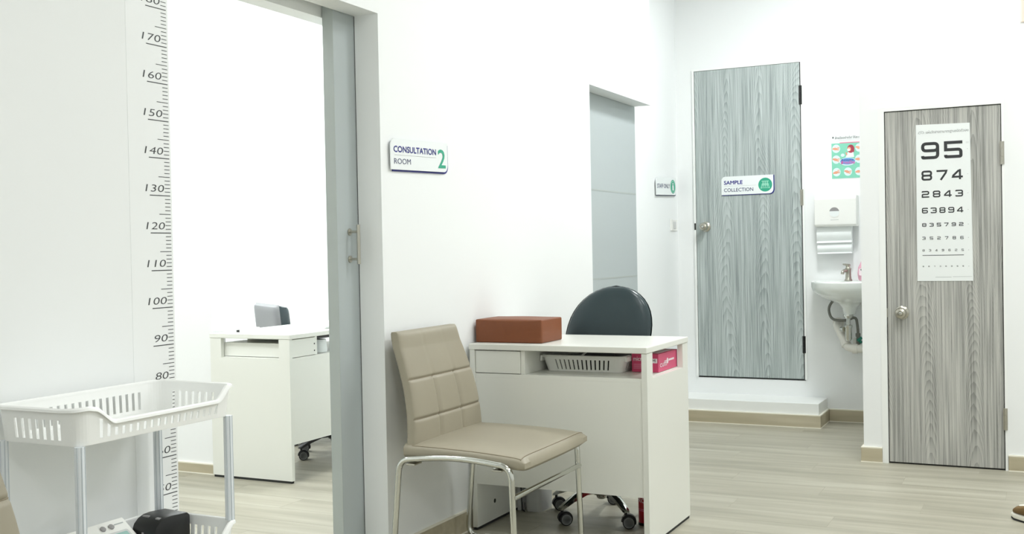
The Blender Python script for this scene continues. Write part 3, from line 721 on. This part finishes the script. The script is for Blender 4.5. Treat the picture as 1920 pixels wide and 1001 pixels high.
# ------------------------------------------------------------------ brown box on the desk
t = thing('storage_box', 'brown leatherette box lying on the white desk', 'box', (-1.95, 4.02, .761))
bx = nb(); A = []
n = 14
def bpt(u, v, wv):
    x = -2.103 + .300 * u; y = 3.93 + .205 * v; z = .7615 + .0945 * wv
    bul = .006 * (1 - (2 * u - 1) ** 2) * (1 - (2 * v - 1) ** 2)
    if wv > .5: z += bul - .004 * (1 - (2 * u - 1) ** 2) * (v < .05)
    return Vector((x, y, z))
grid_pad(bx, n, n, lambda u, v: bpt(u, v, 1), lambda u, v: bpt(u, v, 0))
bmesh.ops.recalc_face_normals(bx, faces=bx.faces[:])
eds = [e for e in bx.edges if len(e.link_faces) == 2 and e.calc_face_angle(0) > .8]
bmesh.ops.bevel(bx, geom=eds, offset=.006, segments=3, profile=.5, affect='EDGES')
obj('box_body', bx, M['brown'], t, smooth=True)

# ------------------------------------------------------------------ slotted basket and trolley trays share one builder
def tray(t, x0, x1, y0, y1, z0, ztop, rad, slot, th, mat, rimw, taper=0.0, local=False, pitch_=.014, sw=.0055, rim_h=.006, sides=(1, 1, 1, 1), nm=('wall', 'rim', 'base')):
    """open tray: slotted walls on a rounded rectangle, a rim on top, a flat base. ztop(x, y) gives the wall's height, slot = (z from, z to)"""
    cx, cy = (x0 + x1) / 2, (y0 + y1) / 2
    def path(inset):
        a = []; r = max(.002, rad - inset)
        for (px, py, a0) in ((x0 + inset + r, y0 + inset + r, pi), (x1 - inset - r, y0 + inset + r, 1.5 * pi), (x1 - inset - r, y1 - inset - r, 0), (x0 + inset + r, y1 - inset - r, .5 * pi)):
            for k in range(7): a.append((px + r * cos(a0 + pi / 2 * k / 6), py + r * sin(a0 + pi / 2 * k / 6)))
        return a
    base = path(0)
    pts = []; n = len(base)
    for i in range(n):
        p, q = base[i], base[(i + 1) % n]; d = math.dist(p, q); side = [6, 13, 20, 27].index(i) if i in (6, 13, 20, 27) else None
        if side is None: pts.append((p[0], p[1], 0)); continue
        k = max(2, int(d / pitch_)); gap = d / k
        for j in range(k):
            pts.append((p[0] + (q[0] - p[0]) * (j * gap) / d, p[1] + (q[1] - p[1]) * (j * gap) / d, 0))
            if sides[side] and 0 < j < k - 1:
                c_ = (j + .5) * gap
                pts.append((p[0] + (q[0] - p[0]) * (c_ - sw / 2) / d, p[1] + (q[1] - p[1]) * (c_ - sw / 2) / d, 1))
                pts.append((p[0] + (q[0] - p[0]) * (c_ + sw / 2) / d, p[1] + (q[1] - p[1]) * (c_ + sw / 2) / d, 0))
    def at(x, y, z, inn):
        f = taper * (1 - (z - z0) / (ztop(x, y) - z0 + 1e-6)); vx_, vy_ = x - cx, y - cy; l = math.hypot(vx_, vy_)
        hx, hy = (x1 - x0) / 2, (y1 - y0) / 2
        sx = (hx - f - inn) / hx; sy = (hy - f - inn) / hy
        return Vector((cx + vx_ * sx, cy + vy_ * sy, z))
    wb = nb(); k = len(pts)
    def cell(a, b_, za0, za1, zb0, zb1):
        q = [at(a[0], a[1], za0, 0), at(b_[0], b_[1], zb0, 0), at(b_[0], b_[1], zb1, 0), at(a[0], a[1], za1, 0), at(a[0], a[1], za0, th), at(b_[0], b_[1], zb0, th), at(b_[0], b_[1], zb1, th), at(a[0], a[1], za1, th)]
        v = [wb.verts.new(p) for p in q]
        for f in ((0, 1, 2, 3), (5, 4, 7, 6), (0, 4, 5, 1), (3, 2, 6, 7), (1, 5, 6, 2), (0, 3, 7, 4)): wb.faces.new([v[i] for i in f])
    for i in range(k):
        a, b_ = pts[i], pts[(i + 1) % k]; ha, hb = ztop(a[0], a[1]), ztop(b_[0], b_[1])
        if a[2]:
            cell(a, b_, z0, slot[0], z0, slot[0]); sa, sb = min(slot[1], ha - .012), min(slot[1], hb - .012); cell(a, b_, sa, ha, sb, hb)
        else: cell(a, b_, z0, ha, z0, hb)
    obj(nm[0], wb, mat, t, local=local, recalc=False)
    rb = nb(); R = []
    for (x, y, _) in pts:
        z = ztop(x, y)
        R.append([rb.verts.new(at(x, y, z, o_) + Vector((0, 0, dz))) for o_, dz in ((-rimw, -rim_h * .4), (-rimw * .8, rim_h * .5), (-rimw * .1, rim_h), (th, rim_h * .6), (th + .0008, -.001), (-.0006, -.001), (-.0006, -rim_h * .4))])
    for i in range(k):
        A, C_ = R[i], R[(i + 1) % k]; q = len(A)
        for j in range(q): rb.faces.new((A[j], A[(j + 1) % q], C_[(j + 1) % q], C_[j]))
    obj(nm[1], rb, mat, t, local=local, smooth=True)
    fb_ = nb(); lo = []; hi = []
    for (x, y) in path(.0):
        lo.append(fb_.verts.new(at(x, y, z0 - .001, .0005))); p = at(x, y, z0 + .003, .0005); hi.append(fb_.verts.new(p))
    q = len(lo)
    fb_.faces.new(hi); fb_.faces.new(lo[::-1])
    for i in range(q): fb_.faces.new((lo[i], lo[(i + 1) % q], hi[(i + 1) % q], hi[i]))
    obj(nm[2], fb_, mat, t, local=local)

t = thing('plastic_basket', 'white slotted plastic basket on the shelf of the front desk', 'basket', (-1.67, 4.14, .643))
tray(t, -1.847, -1.492, 4.015, 4.265, .643, lambda x, y: .703, .03, (.650, .692), .003, M['plastic'], .006, taper=.016, pitch_=.0195, sw=.0062, rim_h=.006)
hb = nb(); box(hb, -1.8555, -1.846, 4.02, 4.26, .682, .706, bev=.003); box(hb, -1.4955, -1.484, 4.04, 4.24, .684, .706, bev=.003); obj('handle_lip', hb, M['plastic'], t)

t = thing('black_case', 'black case lying inside the white slotted basket', 'case', (-1.67, 4.14, .647))
cb = nb(); pl = Plane((0, 4.06, 0), (1, 0, 0), (0, 0, 1))
prism(cb, pl, [(-1.80, .6475), (-1.545, .6475), (-1.530, .690), (-1.548, .7235), (-1.655, .7265), (-1.69, .700), (-1.81, .692)], -.175, 0)
bmesh.ops.recalc_face_normals(cb, faces=cb.faces[:]); bmesh.ops.bevel(cb, geom=cb.edges[:], offset=.003, segments=2, profile=.5, affect='EDGES'); obj('case_body', cb, M['black'], t)
cb = nb(); prism(cb, pl, [(-1.693, .7005), (-1.682, .7005), (-1.650, .7275), (-1.664, .7275)], -.03, .0015); obj('strap', cb, M['plastic'], t, label='white strap')
# glove box
t = thing('glove_box', 'pink card glove box on the front desk shelf behind the corner post', 'box', (-1.42, 4.15, .643))
gx0, gx1, gy0, gy1, gz0, gz1 = -1.480, -1.3705, 4.085, 4.33, .6428, .714
gb = nb(); box(gb, gx0, gx1, gy0, gy1, gz0, gz1); obj('carton', gb, M['pink'], t)
sd = nb(); box(sd, gx1, gx1 + .0006, gy0, gy1, gz0, gz1); obj('side_panel', sd, M['pink_side'], t)
tp = nb(); box(tp, gx0 + .012, gx1 - .012, gy0 + .04, gy1 - .04, gz1, gz1 + .001); obj('opening_flap', tp, M['ink_white'], t, label='white opening flap')
pl = Plane((gx0, gy0, gz0), (1, 0, 0), (0, 0, 1))
text('micro', pl, .006, .044, .052, .060, M['ink_white'], t, n=.0006, bold=.0003)
ln = nb()
for i, v in enumerate((.030, .0255, .021, .0165, .012)): flat(ln, pl, [(.007, v), (.045 - .004 * (i % 2), v), (.045 - .004 * (i % 2), v + .002), (.007, v + .002)], .0006)
obj('fine_print', ln, M['p_pink'], t, recalc=False)
lb = nb(); flat(lb, pl, [(.080, .036), (.106, .036), (.106, .054), (.080, .054)], .0006); obj('size_label', lb, M['ink_white'], t, recalc=False)
text('M', pl, .085, .040, .098, .051, M['ink_grey'], t, n=.0010, bold=.0003)
pl = Plane((gx1 + .0006, gy0, gz0), (0, 1, 0), (0, 0, 1))
text('cuffi', pl, .02, .018, .105, .040, M['ink_white'], t, n=.0006, bold=.0005)
ln = nb(); flat(ln, pl, [(.13, .034), (.20, .034), (.20, .042), (.13, .042)], .0006); flat(ln, pl, ell(.115, .036, .012, .012, 12), .0006); obj('fine_print', ln, M['ink_white'], t, recalc=False)

# white boxes, cable and red can under the desk
t = thing('white_bin', 'white rounded plastic bin on the floor under the front desk', 'bin', (-2.0, 4.30, 0))
bn = nb(); A = []
for z, s in ((0.0, .93), (.012, .97), (.30, 1.06)):
    A.append([bn.verts.new((-2.0 + (u - 0) * s, 4.30 + v * s, z)) for u, v in rrect(-.038, -.07, .038, .07, .02)])
for P, Q in zip(A, A[1:]):
    for i in range(len(P)): bn.faces.new((P[i], P[(i + 1) % len(P)], Q[(i + 1) % len(P)], Q[i]))
bn.faces.new(A[0][::-1]); bn.faces.new(A[-1]); obj('body', bn, M['bin'], t, smooth=True)
rm = nb(); tube(rm, [(-2.0 + u * 1.07, 4.30 + v * 1.07, .302) for u, v in rrect(-.038, -.07, .038, .07, .02)], .006, 8, closed=True); obj('rim', rm, M['bin'], t, smooth=True)
t = thing('adapter_box', 'small white box on the floor beside the bin under the front desk', 'box', (-2.06, 4.3, 0))
a = nb(); box(a, -2.077, -2.058, 4.235, 4.40, 0, .21, bev=.004); obj('case', a, M['bin'], t)
a = nb(); box(a, -2.074, -2.062, 4.2335, 4.2348, .14, .17); obj('label_plate', a, M['plastic'], t)
t = thing('power_cable', 'thin dark cable dropping between the white boxes', 'cable', (-2.03, 4.25, 0))
cb = nb(); tube(cb, fillet([(-2.056, 4.222, .26), (-2.052, 4.222, .15), (-2.048, 4.222, .04), (-2.045, 4.222, .0085), (-2.03, 4.215, .004)], .02), .0028, 8); obj('cord', cb, M['gap'], t, smooth=True)
cb = nb(); box(cb, -2.054, -2.043, 4.236, 4.25, .0, .035, bev=.002); obj('plug', cb, M['grey_btn'], t)
t = thing('red_can', 'red can with PRO on it, on the floor behind the desk panel', 'can', (-1.478, 4.215, 0))
rc = nb(); lathe(rc, [(0, .006), (.030, .006), (.0305, .012), (.0305, .175), (.028, .185), (.016, .2), (0, .2)], (-1.478, 4.215, 0), (0, 0, 1), 28); obj('can_body', rc, M['red'], t, smooth=True)
rc = nb(); lathe(rc, [(0, 0), (.0315, 0), (.0315, .011), (0, .011)], (-1.478, 4.215, 0), (0, 0, 1), 28); obj('base_ring', rc, M['black'], t, smooth=True)
rc = nb(); lathe(rc, [(.017, .2005), (.017, .235), (.012, .243), (0, .243)], (-1.478, 4.215, 0), (0, 0, 1), 20); obj('cap', rc, M['black'], t, smooth=True)
def wrap_text(s, c, r, a0, a1, z0, z1, mat, parent):
    pl_ = Plane((0, 0, 0), (1, 0, 0), (0, 1, 0)); o = text(s, pl_, a0, z0, a1, z1, mat, None, n=0)
    for v in o.data.vertices:
        a, z = v.co.x, v.co.y; v.co = Vector((c[0] + r * cos(a), c[1] + r * sin(a), z)) - ORG[parent.name]
    o.parent = parent
wrap_text('PRO', (-1.478, 4.215), .0309, radians(205), radians(285), .094, .112, M['ink_white'], t)
ln = nb()
for z in (.066, .060): 
    for k in range(10):
        a, b_ = radians(195 + k * 10), radians(205 + k * 10); r = .0309
        ln.faces.new([ln.verts.new((-1.478 + r * cos(q), 4.215 + r * sin(q), zz)) for q, zz in ((a, z), (b_, z), (b_, z + .002), (a, z + .002))])
obj('stripe', ln, M['p_pink'], t, recalc=False)

# ------------------------------------------------------------------ office chairs
def make_office(name, label, loc, rz, shell='black', pad='teal', seat_z=.47, dome=True, arm0=0.0, chrome='chrome', back=(.56, .967, .190), sd=.225):
    """local: faces +y; the back is at -y"""
    t = thing(name, label, 'chair', loc, rz); ORG[t.name] = None; L = dict(local=True)
    hub = nb(); lathe(hub, [(0, .075), (.018, .075), (.022, .082), (.022, .088), (.034, .092), (.04, .105), (.04, .135), (.028, .15), (.028, .22), (.02, .22), (.02, seat_z - .08), (0, seat_z - .08)], (0, 0, 0), (0, 0, 1), 24)
    obj('gas_column', hub, M[chrome], t, smooth=True, **L)
    for k in range(5):
        a = arm0 + 2 * pi * k / 5; dx, dy = cos(a), sin(a); ar = nb(); nx, ny = -dy, dx
        P = [(.03, .135, .024, .030), (.10, .132, .02, .026), (.17, .108, .016, .022), (.225, .082, .014, .017), (.237, .072, .011, .010)]
        R = []
        for r, z, hw, hh in P:
            R.append([ar.verts.new((dx * r + nx * hw * su, dy * r + ny * hw * su, z + hh * sv - hh)) for su, sv in ((-1, 0), (-1, .7), (-.55, 1), (.55, 1), (1, .7), (1, 0), (.5, .12), (-.5, .12))])
        for A, C_ in zip(R, R[1:]):
            for i in range(8): ar.faces.new((A[i], A[(i + 1) % 8], C_[(i + 1) % 8], C_[i]))
        ar.faces.new(R[0][::-1]); ar.faces.new(R[-1])
        obj('base_arm', ar, M[chrome], t, smooth=True, **L)
        ca = radians(-58) - rz + random.Random(k * 3 + 5).uniform(-.35, .35); cx, cy = dx * .225, dy * .225; wx, wy = cos(ca), sin(ca)   # wheel axle direction
        fx_, fy_ = -wy, wx; ox, oy = cx + fx_ * .012, cy + fy_ * .012; z = .026
        c = nb(); lathe(c, [(.0, .066), (.006, .066), (.006, .04), (0, .04)], (cx, cy, 0), (0, 0, 1), 10)
        hood = []
        for s in (-.0115, .0115):
            hood.append([c.verts.new((ox + wx * s + fx_ * .031 * cos(q), oy + wy * s + fy_ * .031 * cos(q), z + .031 * sin(q))) for q in [radians(-20 + 200 * i / 12) for i in range(13)]])
        c.faces.new(hood[0]); c.faces.new(hood[1][::-1])
        for i in range(13): c.faces.new((hood[0][i], hood[0][(i + 1) % 13], hood[1][(i + 1) % 13], hood[1][i]))
        co = obj('caster', c, M['black'], t, smooth=True, **L)
        for s in (-1, 1):
            wb = nb(); lathe(wb, [(0, .0118), (.0225, .0118), (.026, .014), (.026, .025), (.022, .0272), (0, .0272)], (ox, oy, z), (wx * s, wy * s, 0), 22); obj('wheel', wb, M['rubber'], co, smooth=True, **L)
            rg = nb(); lathe(rg, [(.0178, .0273), (.0215, .0273), (.0215, .0281), (.0178, .0281), (.0178, .0273)], (ox, oy, z), (wx * s, wy * s, 0), 22)
            obj('wheel_ring', rg, M['wheel_ring'], co, smooth=True, **L)
    st = nb()
    def sp(u, v, top):
        a = 2 * u - 1; b_ = 2 * v - 1; a, b_ = sin(a * pi / 2), sin(b_ * pi / 2)
        x = sd * 1.04 * a * sqrt(max(0, 1 - .28 * b_ * b_)); y = .03 + sd * b_ * sqrt(max(0, 1 - .28 * a * a)); e = sqrt(max(0, (1 - a ** 6) * (1 - b_ ** 6)))
        return Vector((x, y, seat_z - .035 + (.038 * e if top else -.035 * e)))
    grid_pad(st, 20, 20, lambda u, v: sp(u, v, 1), lambda u, v: sp(u, v, 0)); obj('seat', st, M[pad], t, smooth=True, **L)
    if back:
        z0, z1, hw = back
        def bp(u, v, fr, grow=0):
            a = sin((2 * u - 1) * pi / 2); vv = .5 - .5 * cos(v * pi) if dome else v
            z = z0 - grow + (z1 - z0 + 2 * grow) * vv
            if dome:
                tt = (z - z0) / (z1 - z0)
                wv = (hw + grow) * (max(0, 1 - max(0, (tt - .46) / .545) ** 2.35) ** .5) * (1 - .10 * max(0, (.46 - tt) / .46) ** 2); cxx = .012 - .065 * max(0, tt - .35)
                e = sqrt(max(0, 1 - a ** 6)) * sqrt(max(0, 1 - (2 * tt - 1) ** 8))
            else:
                wv = hw + grow; cxx = 0; e = sqrt(max(0, 1 - a ** 12)) * sqrt(max(0, 1 - (2 * vv - 1) ** 12))
            x = cxx + wv * a; y = -.215 - .10 * (z - z0) + .22 * x * x * (1 if dome else .3)
            return Vector((x, y + ((.036 if dome else .075) * e if fr == 1 else (-.012 * e if fr == 0 else -.03 * e)), z))
        bk = nb(); grid_pad(bk, 24, 20, lambda u, v: bp(u, v, 1), lambda u, v: bp(u, v, 0)); bo = obj('backrest', bk, M[pad], t, smooth=True, **L)
        sh = nb(); grid_pad(sh, 24, 20, lambda u, v: bp(u, v, 0, .004) + Vector((0, -.002, 0)), lambda u, v: bp(u, v, 2, .004)); obj('back_shell', sh, M[shell], t, smooth=True, **L)
        sp_ = nb(); tube(sp_, fillet([(0, -.05, seat_z - .078), (0, -.26, seat_z - .07), (0, -.275, seat_z + .02), (0, -.262, z0 + .12)], .06), .016, 10); obj('back_support', sp_, M['black'], t, smooth=True, **L)
    pt = nb(); box(pt, -.1, .1, -.1, .12, seat_z - .085, seat_z - .06, bev=.004); obj('seat_plate', pt, M['black'], t, **L)
    return t
make_office('office_chair', 'dark teal leatherette office chair with chrome star base behind the front desk', (-1.70, 4.285, 0), radians(190), arm0=radians(245 - 190))
make_office('stool', 'black castor stool tucked under the consulting desk', (-3.63, 5.06, 0), radians(140), chrome='black', arm0=radians(251 - 140), seat_z=.46, sd=.175, back=None)
make_office('office_chair', 'grey backed office chair showing above the consulting desk', (-4.085, 5.42, 0), radians(-35), shell='grey_shell', dome=False, chrome='black', back=(.58, .84, .235), arm0=radians(30))

# ------------------------------------------------------------------ beige visitor chair
def make_visitor(name, label, loc, rz, group=None):
    """local: faces +x"""
    t = thing(name, label, 'chair', loc, rz, group); ORG[t.name] = None; L = dict(local=True)
    def grv(x, c, wd=.011): return math.exp(-((x - c) / wd) ** 2)
    def side(v):   # centre line of the back: x, z
        z = .425 + .43 * v; x = -.178 - .082 * v ** 1.25 + .018 * sin(pi * min(1, v * 1.15)) * (1 if v < .87 else 1)
        return x, z
    def bp(u, v, fr):
        a = sin((2 * u - 1) * pi / 2); hw = .262 - .045 * v
        x, z = side(v); e = .4 + .6 * (1 - abs(a) ** 14) ** .5 * (1 - abs(2 * v - 1) ** 30) ** .5
        off = .026 * e * (1 if fr else -1)
        if fr:
            q = 0
            for g in (.30, .615): q += .0075 * grv(v, g)
            lim = 1 / (1 + math.exp((v - .63) * 60)) * .85 + .10
            for g in (-.34, .34): q += .0085 * grv(a, g, .03) * lim
            off -= q * e
            off += .004 * (1 - a * a) * e
        return Vector((x + off, hw * a, z - (.0 if fr else .0)))
    bk = nb(); grid_pad(bk, 64, 120, lambda u, v: bp(u, v, 1), lambda u, v: bp(u, v, 0)); bo = obj('backrest', bk, M['beige'], t, smooth=True, **L)
    def spt(u, v, top):
        a = sin((2 * u - 1) * pi / 2); s = v; hw = .268 + .014 * s
        x = -.20 + .468 * s + .006 * (1 - a * a) * s; e = .32 + .68 * (1 - abs(a) ** 12) ** .5 * (1 - max(0, 2 * s - 1) ** 16) ** .5
        z = .44 + .012 * sin(pi * s) * 0 - .014 * s ** 3 + .006 * (1 - s)
        return Vector((x, hw * a, z + (.030 * e + .006 * (1 - a * a) * sin(pi * s) if top else -.026 * e)))
    sb = nb(); grid_pad(sb, 36, 36, lambda u, v: spt(u, v, 1), lambda u, v: spt(u, v, 0)); so = obj('seat', sb, M['beige'], t, smooth=True, **L)
    # stitched seams
    sm = nb(); tube(sm, [spt(u / 40, .965, 1) + Vector((0, 0, .001)) for u in range(2, 39)], .0014, 5)
    for uu in (.075, .925): tube(sm, [spt(uu, s / 30, 1) + Vector((0, 0, .0006)) for s in range(2, 30)], .0014, 5)
    obj('seam', sm, M['seam'], so, smooth=True, **L)
    sm = nb()
    for g in (.30, .615): tube(sm, [bp(u / 40, g, 1) + Vector((.0004, 0, 0)) for u in range(1, 40)], .0017, 5)
    obj('seam', sm, M['seam'], bo, smooth=True, **L)
    # chrome frame: one closed loop of tube on each side
    for s in (-1, 1):
        y = .292 * s; yb = .285 * s
        lp = fillet([(.222, y, .428), (.235, y, .013), (-.245, yb, .013), (-.207, yb, .425)], .05, 7, closed=True)
        # gentle arch of the rail beside the seat
        P = []
        for p in lp:
            P.append(p)
        last, first = P[-1], P[0]
        for k in range(1, 10):
            q = k / 10; p = last.lerp(first, q); p.z += .012 * sin(pi * q); P.append(p)
        fbm = nb(); tube(fbm, P, .0105, 12, closed=True); fo_ = obj('side_frame', fbm, M['chrome'], t, smooth=True, **L)
        for x in (-.16, .17):
            g = nb(); lathe(g, [(.0125, -.012), (.0125, .012)], (x, y, .0125), (1, 0, 0), 14); obj('floor_glide', g, M['plastic'], fo_, smooth=True, **L)
            g = nb(); box(g, x - .018, x + .018, min(y, y - .05 * s), max(y, y - .05 * s), .404, .410, bev=.002); obj('seat_bracket', g, M['satin'], fo_, **L)
    st = nb(); tube(st, [(.2305, -.292, .322), (.2305, .292, .322)], .0095, 12); obj('stretcher', st, M['chrome'], t, smooth=True, **L)
    st = nb(); tube(st, [(-.17, -.255, .408), (-.17, .255, .408)], .009, 10); tube(st, [(.15, -.255, .408), (.15, .255, .408)], .009, 10); obj('seat_rail', st, M['chrome'], t, smooth=True, **L)
    return t
vc = make_visitor('visitor_chair', 'beige quilted leatherette chair with chrome sled legs beside the front desk', (-1.805, 3.463, 0), radians(1.0))
v2 = tree_copy(vc); v2.location = (-1.545, 1.165, 0); v2['label'] = 'beige chair back cut off at the left edge beside the white trolley'

# ------------------------------------------------------------------ white trolley
TX0, TX1, TY0, TY1 = -2.098, -1.822, 1.632, 2.135
t = thing('plastic_trolley', 'white slotted plastic trolley with clear grey poles beside the wall ruler', 'trolley', ((TX0 + TX1) / 2, (TY0 + TY1) / 2, 0))
def tier_top(zr):
    def f(x, y):
        q = (y - TY0) / (TY1 - TY0); d = 0
        if x > TX1 - .04:
            e = .18
            a = min(1, max(0, (q - .10) / .12)); b_ = min(1, max(0, (.94 - q) / .09)); k = min(a, b_); d = -.034 * k * k * (3 - 2 * k)
            if q < .12: d += .004 * sin(pi * min(1, q / .12))
        return zr - .006 + d
    return f
for zr, nm in ((.816, 'upper'), (.474, 'middle'), (.132, 'lower')):
    tray(t, TX0 + .008, TX1 - .008, TY0 + .008, TY1 - .008, zr - .080, tier_top(zr), .028, (zr - .070, zr - .026), .003, M['trolley'], .007, taper=.006, pitch_=.0215, sw=.009, rim_h=.006, nm=('tray_wall', 'tray_rim', 'tray_base'))
for x in (TX0 + .020, TX1 - .020):
    for y in (TY0 + .018, TY1 - .020):
        for z0, z1 in ((.035, .051), (.131, .393), (.473, .735)):
            if z1 - z0 < .05: continue
            pb = nb(); lathe(pb, [(.0108, z0), (.0108, z1)], (x, y, 0), (0, 0, 1), 16)
            po = obj('pole', pb, M['pole'], t, smooth=True)
            for a in (radians(-70), radians(-20), radians(30)):
                gb = nb(); tube(gb, [(x + .0108 * cos(a), y + .0108 * sin(a), z0), (x + .0108 * cos(a), y + .0108 * sin(a), z1)], .0015, 6); obj('pole_rib', gb, M['pole_groove'], po, smooth=True)
        fb = nb(); lathe(fb, [(0, 0), (.016, 0), (.018, .005), (.015, .051), (0, .051)], (x, y, 0), (0, 0, 1), 16); obj('foot', fb, M['trolley'], t, smooth=True)

# blood pressure monitor and black printer box on the middle tray
t = thing('pressure_monitor', 'white monitor with small LCD screen in the middle tray of the trolley', 'monitor', (-1.97, 1.80, .398))
mb = nb(); q0 = Vector((-2.066, 1.66, 0)); 
def slab(bm, x0, x1, y0, y1, zl, zh, zb):
    """wedge: top slopes from zh at x0 (wall side) down to zl at x1"""
    P = [(x0, y0, zb), (x1, y0, zb), (x1, y1, zb), (x0, y1, zb), (x0, y0, zh), (x1, y0, zl), (x1, y1, zl), (x0, y1, zh)]
    v = [bm.verts.new(p) for p in P]
    for f in ((3, 2, 1, 0), (4, 5, 6, 7), (0, 1, 5, 4), (1, 2, 6, 5), (2, 3, 7, 6), (3, 0, 4, 7)): bm.faces.new([v[i] for i in f])
    bmesh.ops.recalc_face_normals(bm, faces=bm.faces[:]); bmesh.ops.bevel(bm, geom=bm.edges[:], offset=.004, segments=2, profile=.5, affect='EDGES')
slab(mb, -2.072, -1.962, 1.75, 1.984, .404, .490, .3985); obj('case', mb, M['plastic'], t)
sl = math.atan2(.086, .110); pl = Plane((-1.962, 1.75, .4043), (0, 1, 0), (-cos(sl), 0, sin(sl)))
sc_ = nb(); prism(sc_, pl, rrect(.070, .02, .218, .100, .006), .0, .0016); obj('screen_frame', sc_, M['bin'], t)
sc_ = nb(); prism(sc_, pl, rrect(.076, .026, .212, .094, .004), .0016, .0022); obj('screen', sc_, M['lcd'], t)
for u in (.155, .181): b_ = nb(); lathe(b_, [(0, 0), (.0075, 0), (.0075, .003), (.006, .004), (0, .004)], pl.p(u, .118, .0), pl.N, 18); obj('button', b_, M['grey_btn'], t, smooth=True)
b_ = nb(); flat(b_, pl, [(.193, .120), (.222, .120), (.222, .1235), (.193, .1235)], .0004); obj('fine_print', b_, M['ink_pale'], t, recalc=False)
t = thing('black_device', 'black rounded device box behind the LCD monitor in the trolley', 'device', (-1.97, 2.03, .398))
db = nb(); pf = [(y + .036, z - .001 if z > .45 else z + .003) for y, z in [(1.957, .400), (1.952, .462), (1.958, .474), (1.972, .485), (1.99, .491), (2.01, .492), (2.065, .488), (2.075, .48), (2.075, .400)]]
a = [db.verts.new((-2.045, y, z)) for y, z in pf]; b_ = [db.verts.new((-1.968, y, z - .003)) for y, z in pf]
db.faces.new(a); db.faces.new(b_[::-1])
for i in range(len(pf)): db.faces.new((a[i], a[(i + 1) % len(pf)], b_[(i + 1) % len(pf)], b_[i]))
bmesh.ops.recalc_face_normals(db, faces=db.faces[:]); bmesh.ops.bevel(db, geom=[e for e in db.edges if e.calc_face_angle(0) > .5], offset=.004, segments=2, profile=.5, affect='EDGES')
obj('case', db, M['black'], t, smooth=True)
kb = nb(); box(kb, -1.995, -1.98, 1.9865, 1.989, .44, .452, bev=.001); box(kb, -2.012, -2.006, 1.9865, 1.989, .448, .455, bev=.001); obj('button', kb, M['grey_btn'], t)
kb = nb(); box(kb, -1.99, -1.978, 2.012, 2.02, .482, .4865); box(kb, -2.035, -2.015, 2.014, 2.02, .484, .489); obj('marking', kb, M['grey_btn'], t)

# ------------------------------------------------------------------ shoe at the right edge
t = thing('shoe', 'brown suede shoe with white sole cut off at the right edge', 'shoe', (-.012, 4.79, 0), radians(-42)); ORG[t.name] = None
def foot_ring(bm, x, hw, z0, z1, n=14, p=2.4):
    return [bm.verts.new((x, hw * (abs(cos(a)) ** (2 / p)) * (1 if cos(a) >= 0 else -1), z0 + (z1 - z0) * (.5 + .5 * (abs(sin(a)) ** (2 / p)) * (1 if sin(a) >= 0 else -1)))) for a in [2 * pi * k / n for k in range(n)]]
def loft(bm, R):
    for A, C_ in zip(R, R[1:]):
        k = len(A)
        for i in range(k): bm.faces.new((A[i], A[(i + 1) % k], C_[(i + 1) % k], C_[i]))
    bm.faces.new(R[0][::-1]); bm.faces.new(R[-1])
ub = nb(); loft(ub, [foot_ring(ub, *a) for a in ((-.131, .016, .022, .034), (-.126, .028, .022, .045), (-.108, .040, .022, .056), (-.07, .047, .022, .066), (-.02, .046, .022, .088), (.03, .040, .022, .108), (.08, .037, .022, .115), (.13, .035, .022, .113), (.15, .026, .024, .107))]); obj('upper', ub, M['shoe'], t, smooth=True, local=True)
ub = nb(); loft(ub, [foot_ring(ub, *a, 14, 5) for a in ((-.138, .016, .012, .026), (-.131, .031, .008, .027), (-.105, .045, .005, .027), (-.05, .050, .005, .027), (.02, .045, .005, .027), (.09, .040, .005, .027), (.14, .037, .005, .028), (.157, .026, .007, .028))]); obj('sole', ub, M['shoe_sole'], t, smooth=True, local=True)
ub = nb(); loft(ub, [foot_ring(ub, *a, 14, 5) for a in ((-.139, .014, .005, .013), (-.132, .030, .002, .0085), (-.105, .0455, .0, .0055), (.0, .0505, .0, .0055), (.09, .0405, .0, .0055), (.14, .037, .0, .0055), (.157, .026, .002, .0075))]); obj('outsole', ub, M['rubber'], t, smooth=True, local=True)
ub = nb(); loft(ub, [foot_ring(ub, *a) for a in ((-.112, .008, .052, .0575), (-.095, .024, .054, .062), (-.06, .028, .06, .0715), (-.045, .02, .066, .077))]); obj('toe_mesh', ub, M['shoe_sole'], t, smooth=True, local=True)
tg = nb(); loft(tg, [foot_ring(tg, *a) for a in ((-.045, .018, .070, .080), (-.02, .02, .082, .096), (.03, .02, .102, .118), (.06, .02, .108, .126))]); obj('tongue', tg, M['shoe_sole'], t, smooth=True, local=True)
for k in range(4):
    x = -.03 + k * .022; lc = nb(); z = .092 + k * .009; tube(lc, [(x, -.03, z - .008), (x + .004, 0, z + .005), (x, .03, z - .008)], .003, 6); obj('lace', lc, M['shoe_sole'], t, smooth=True, local=True)
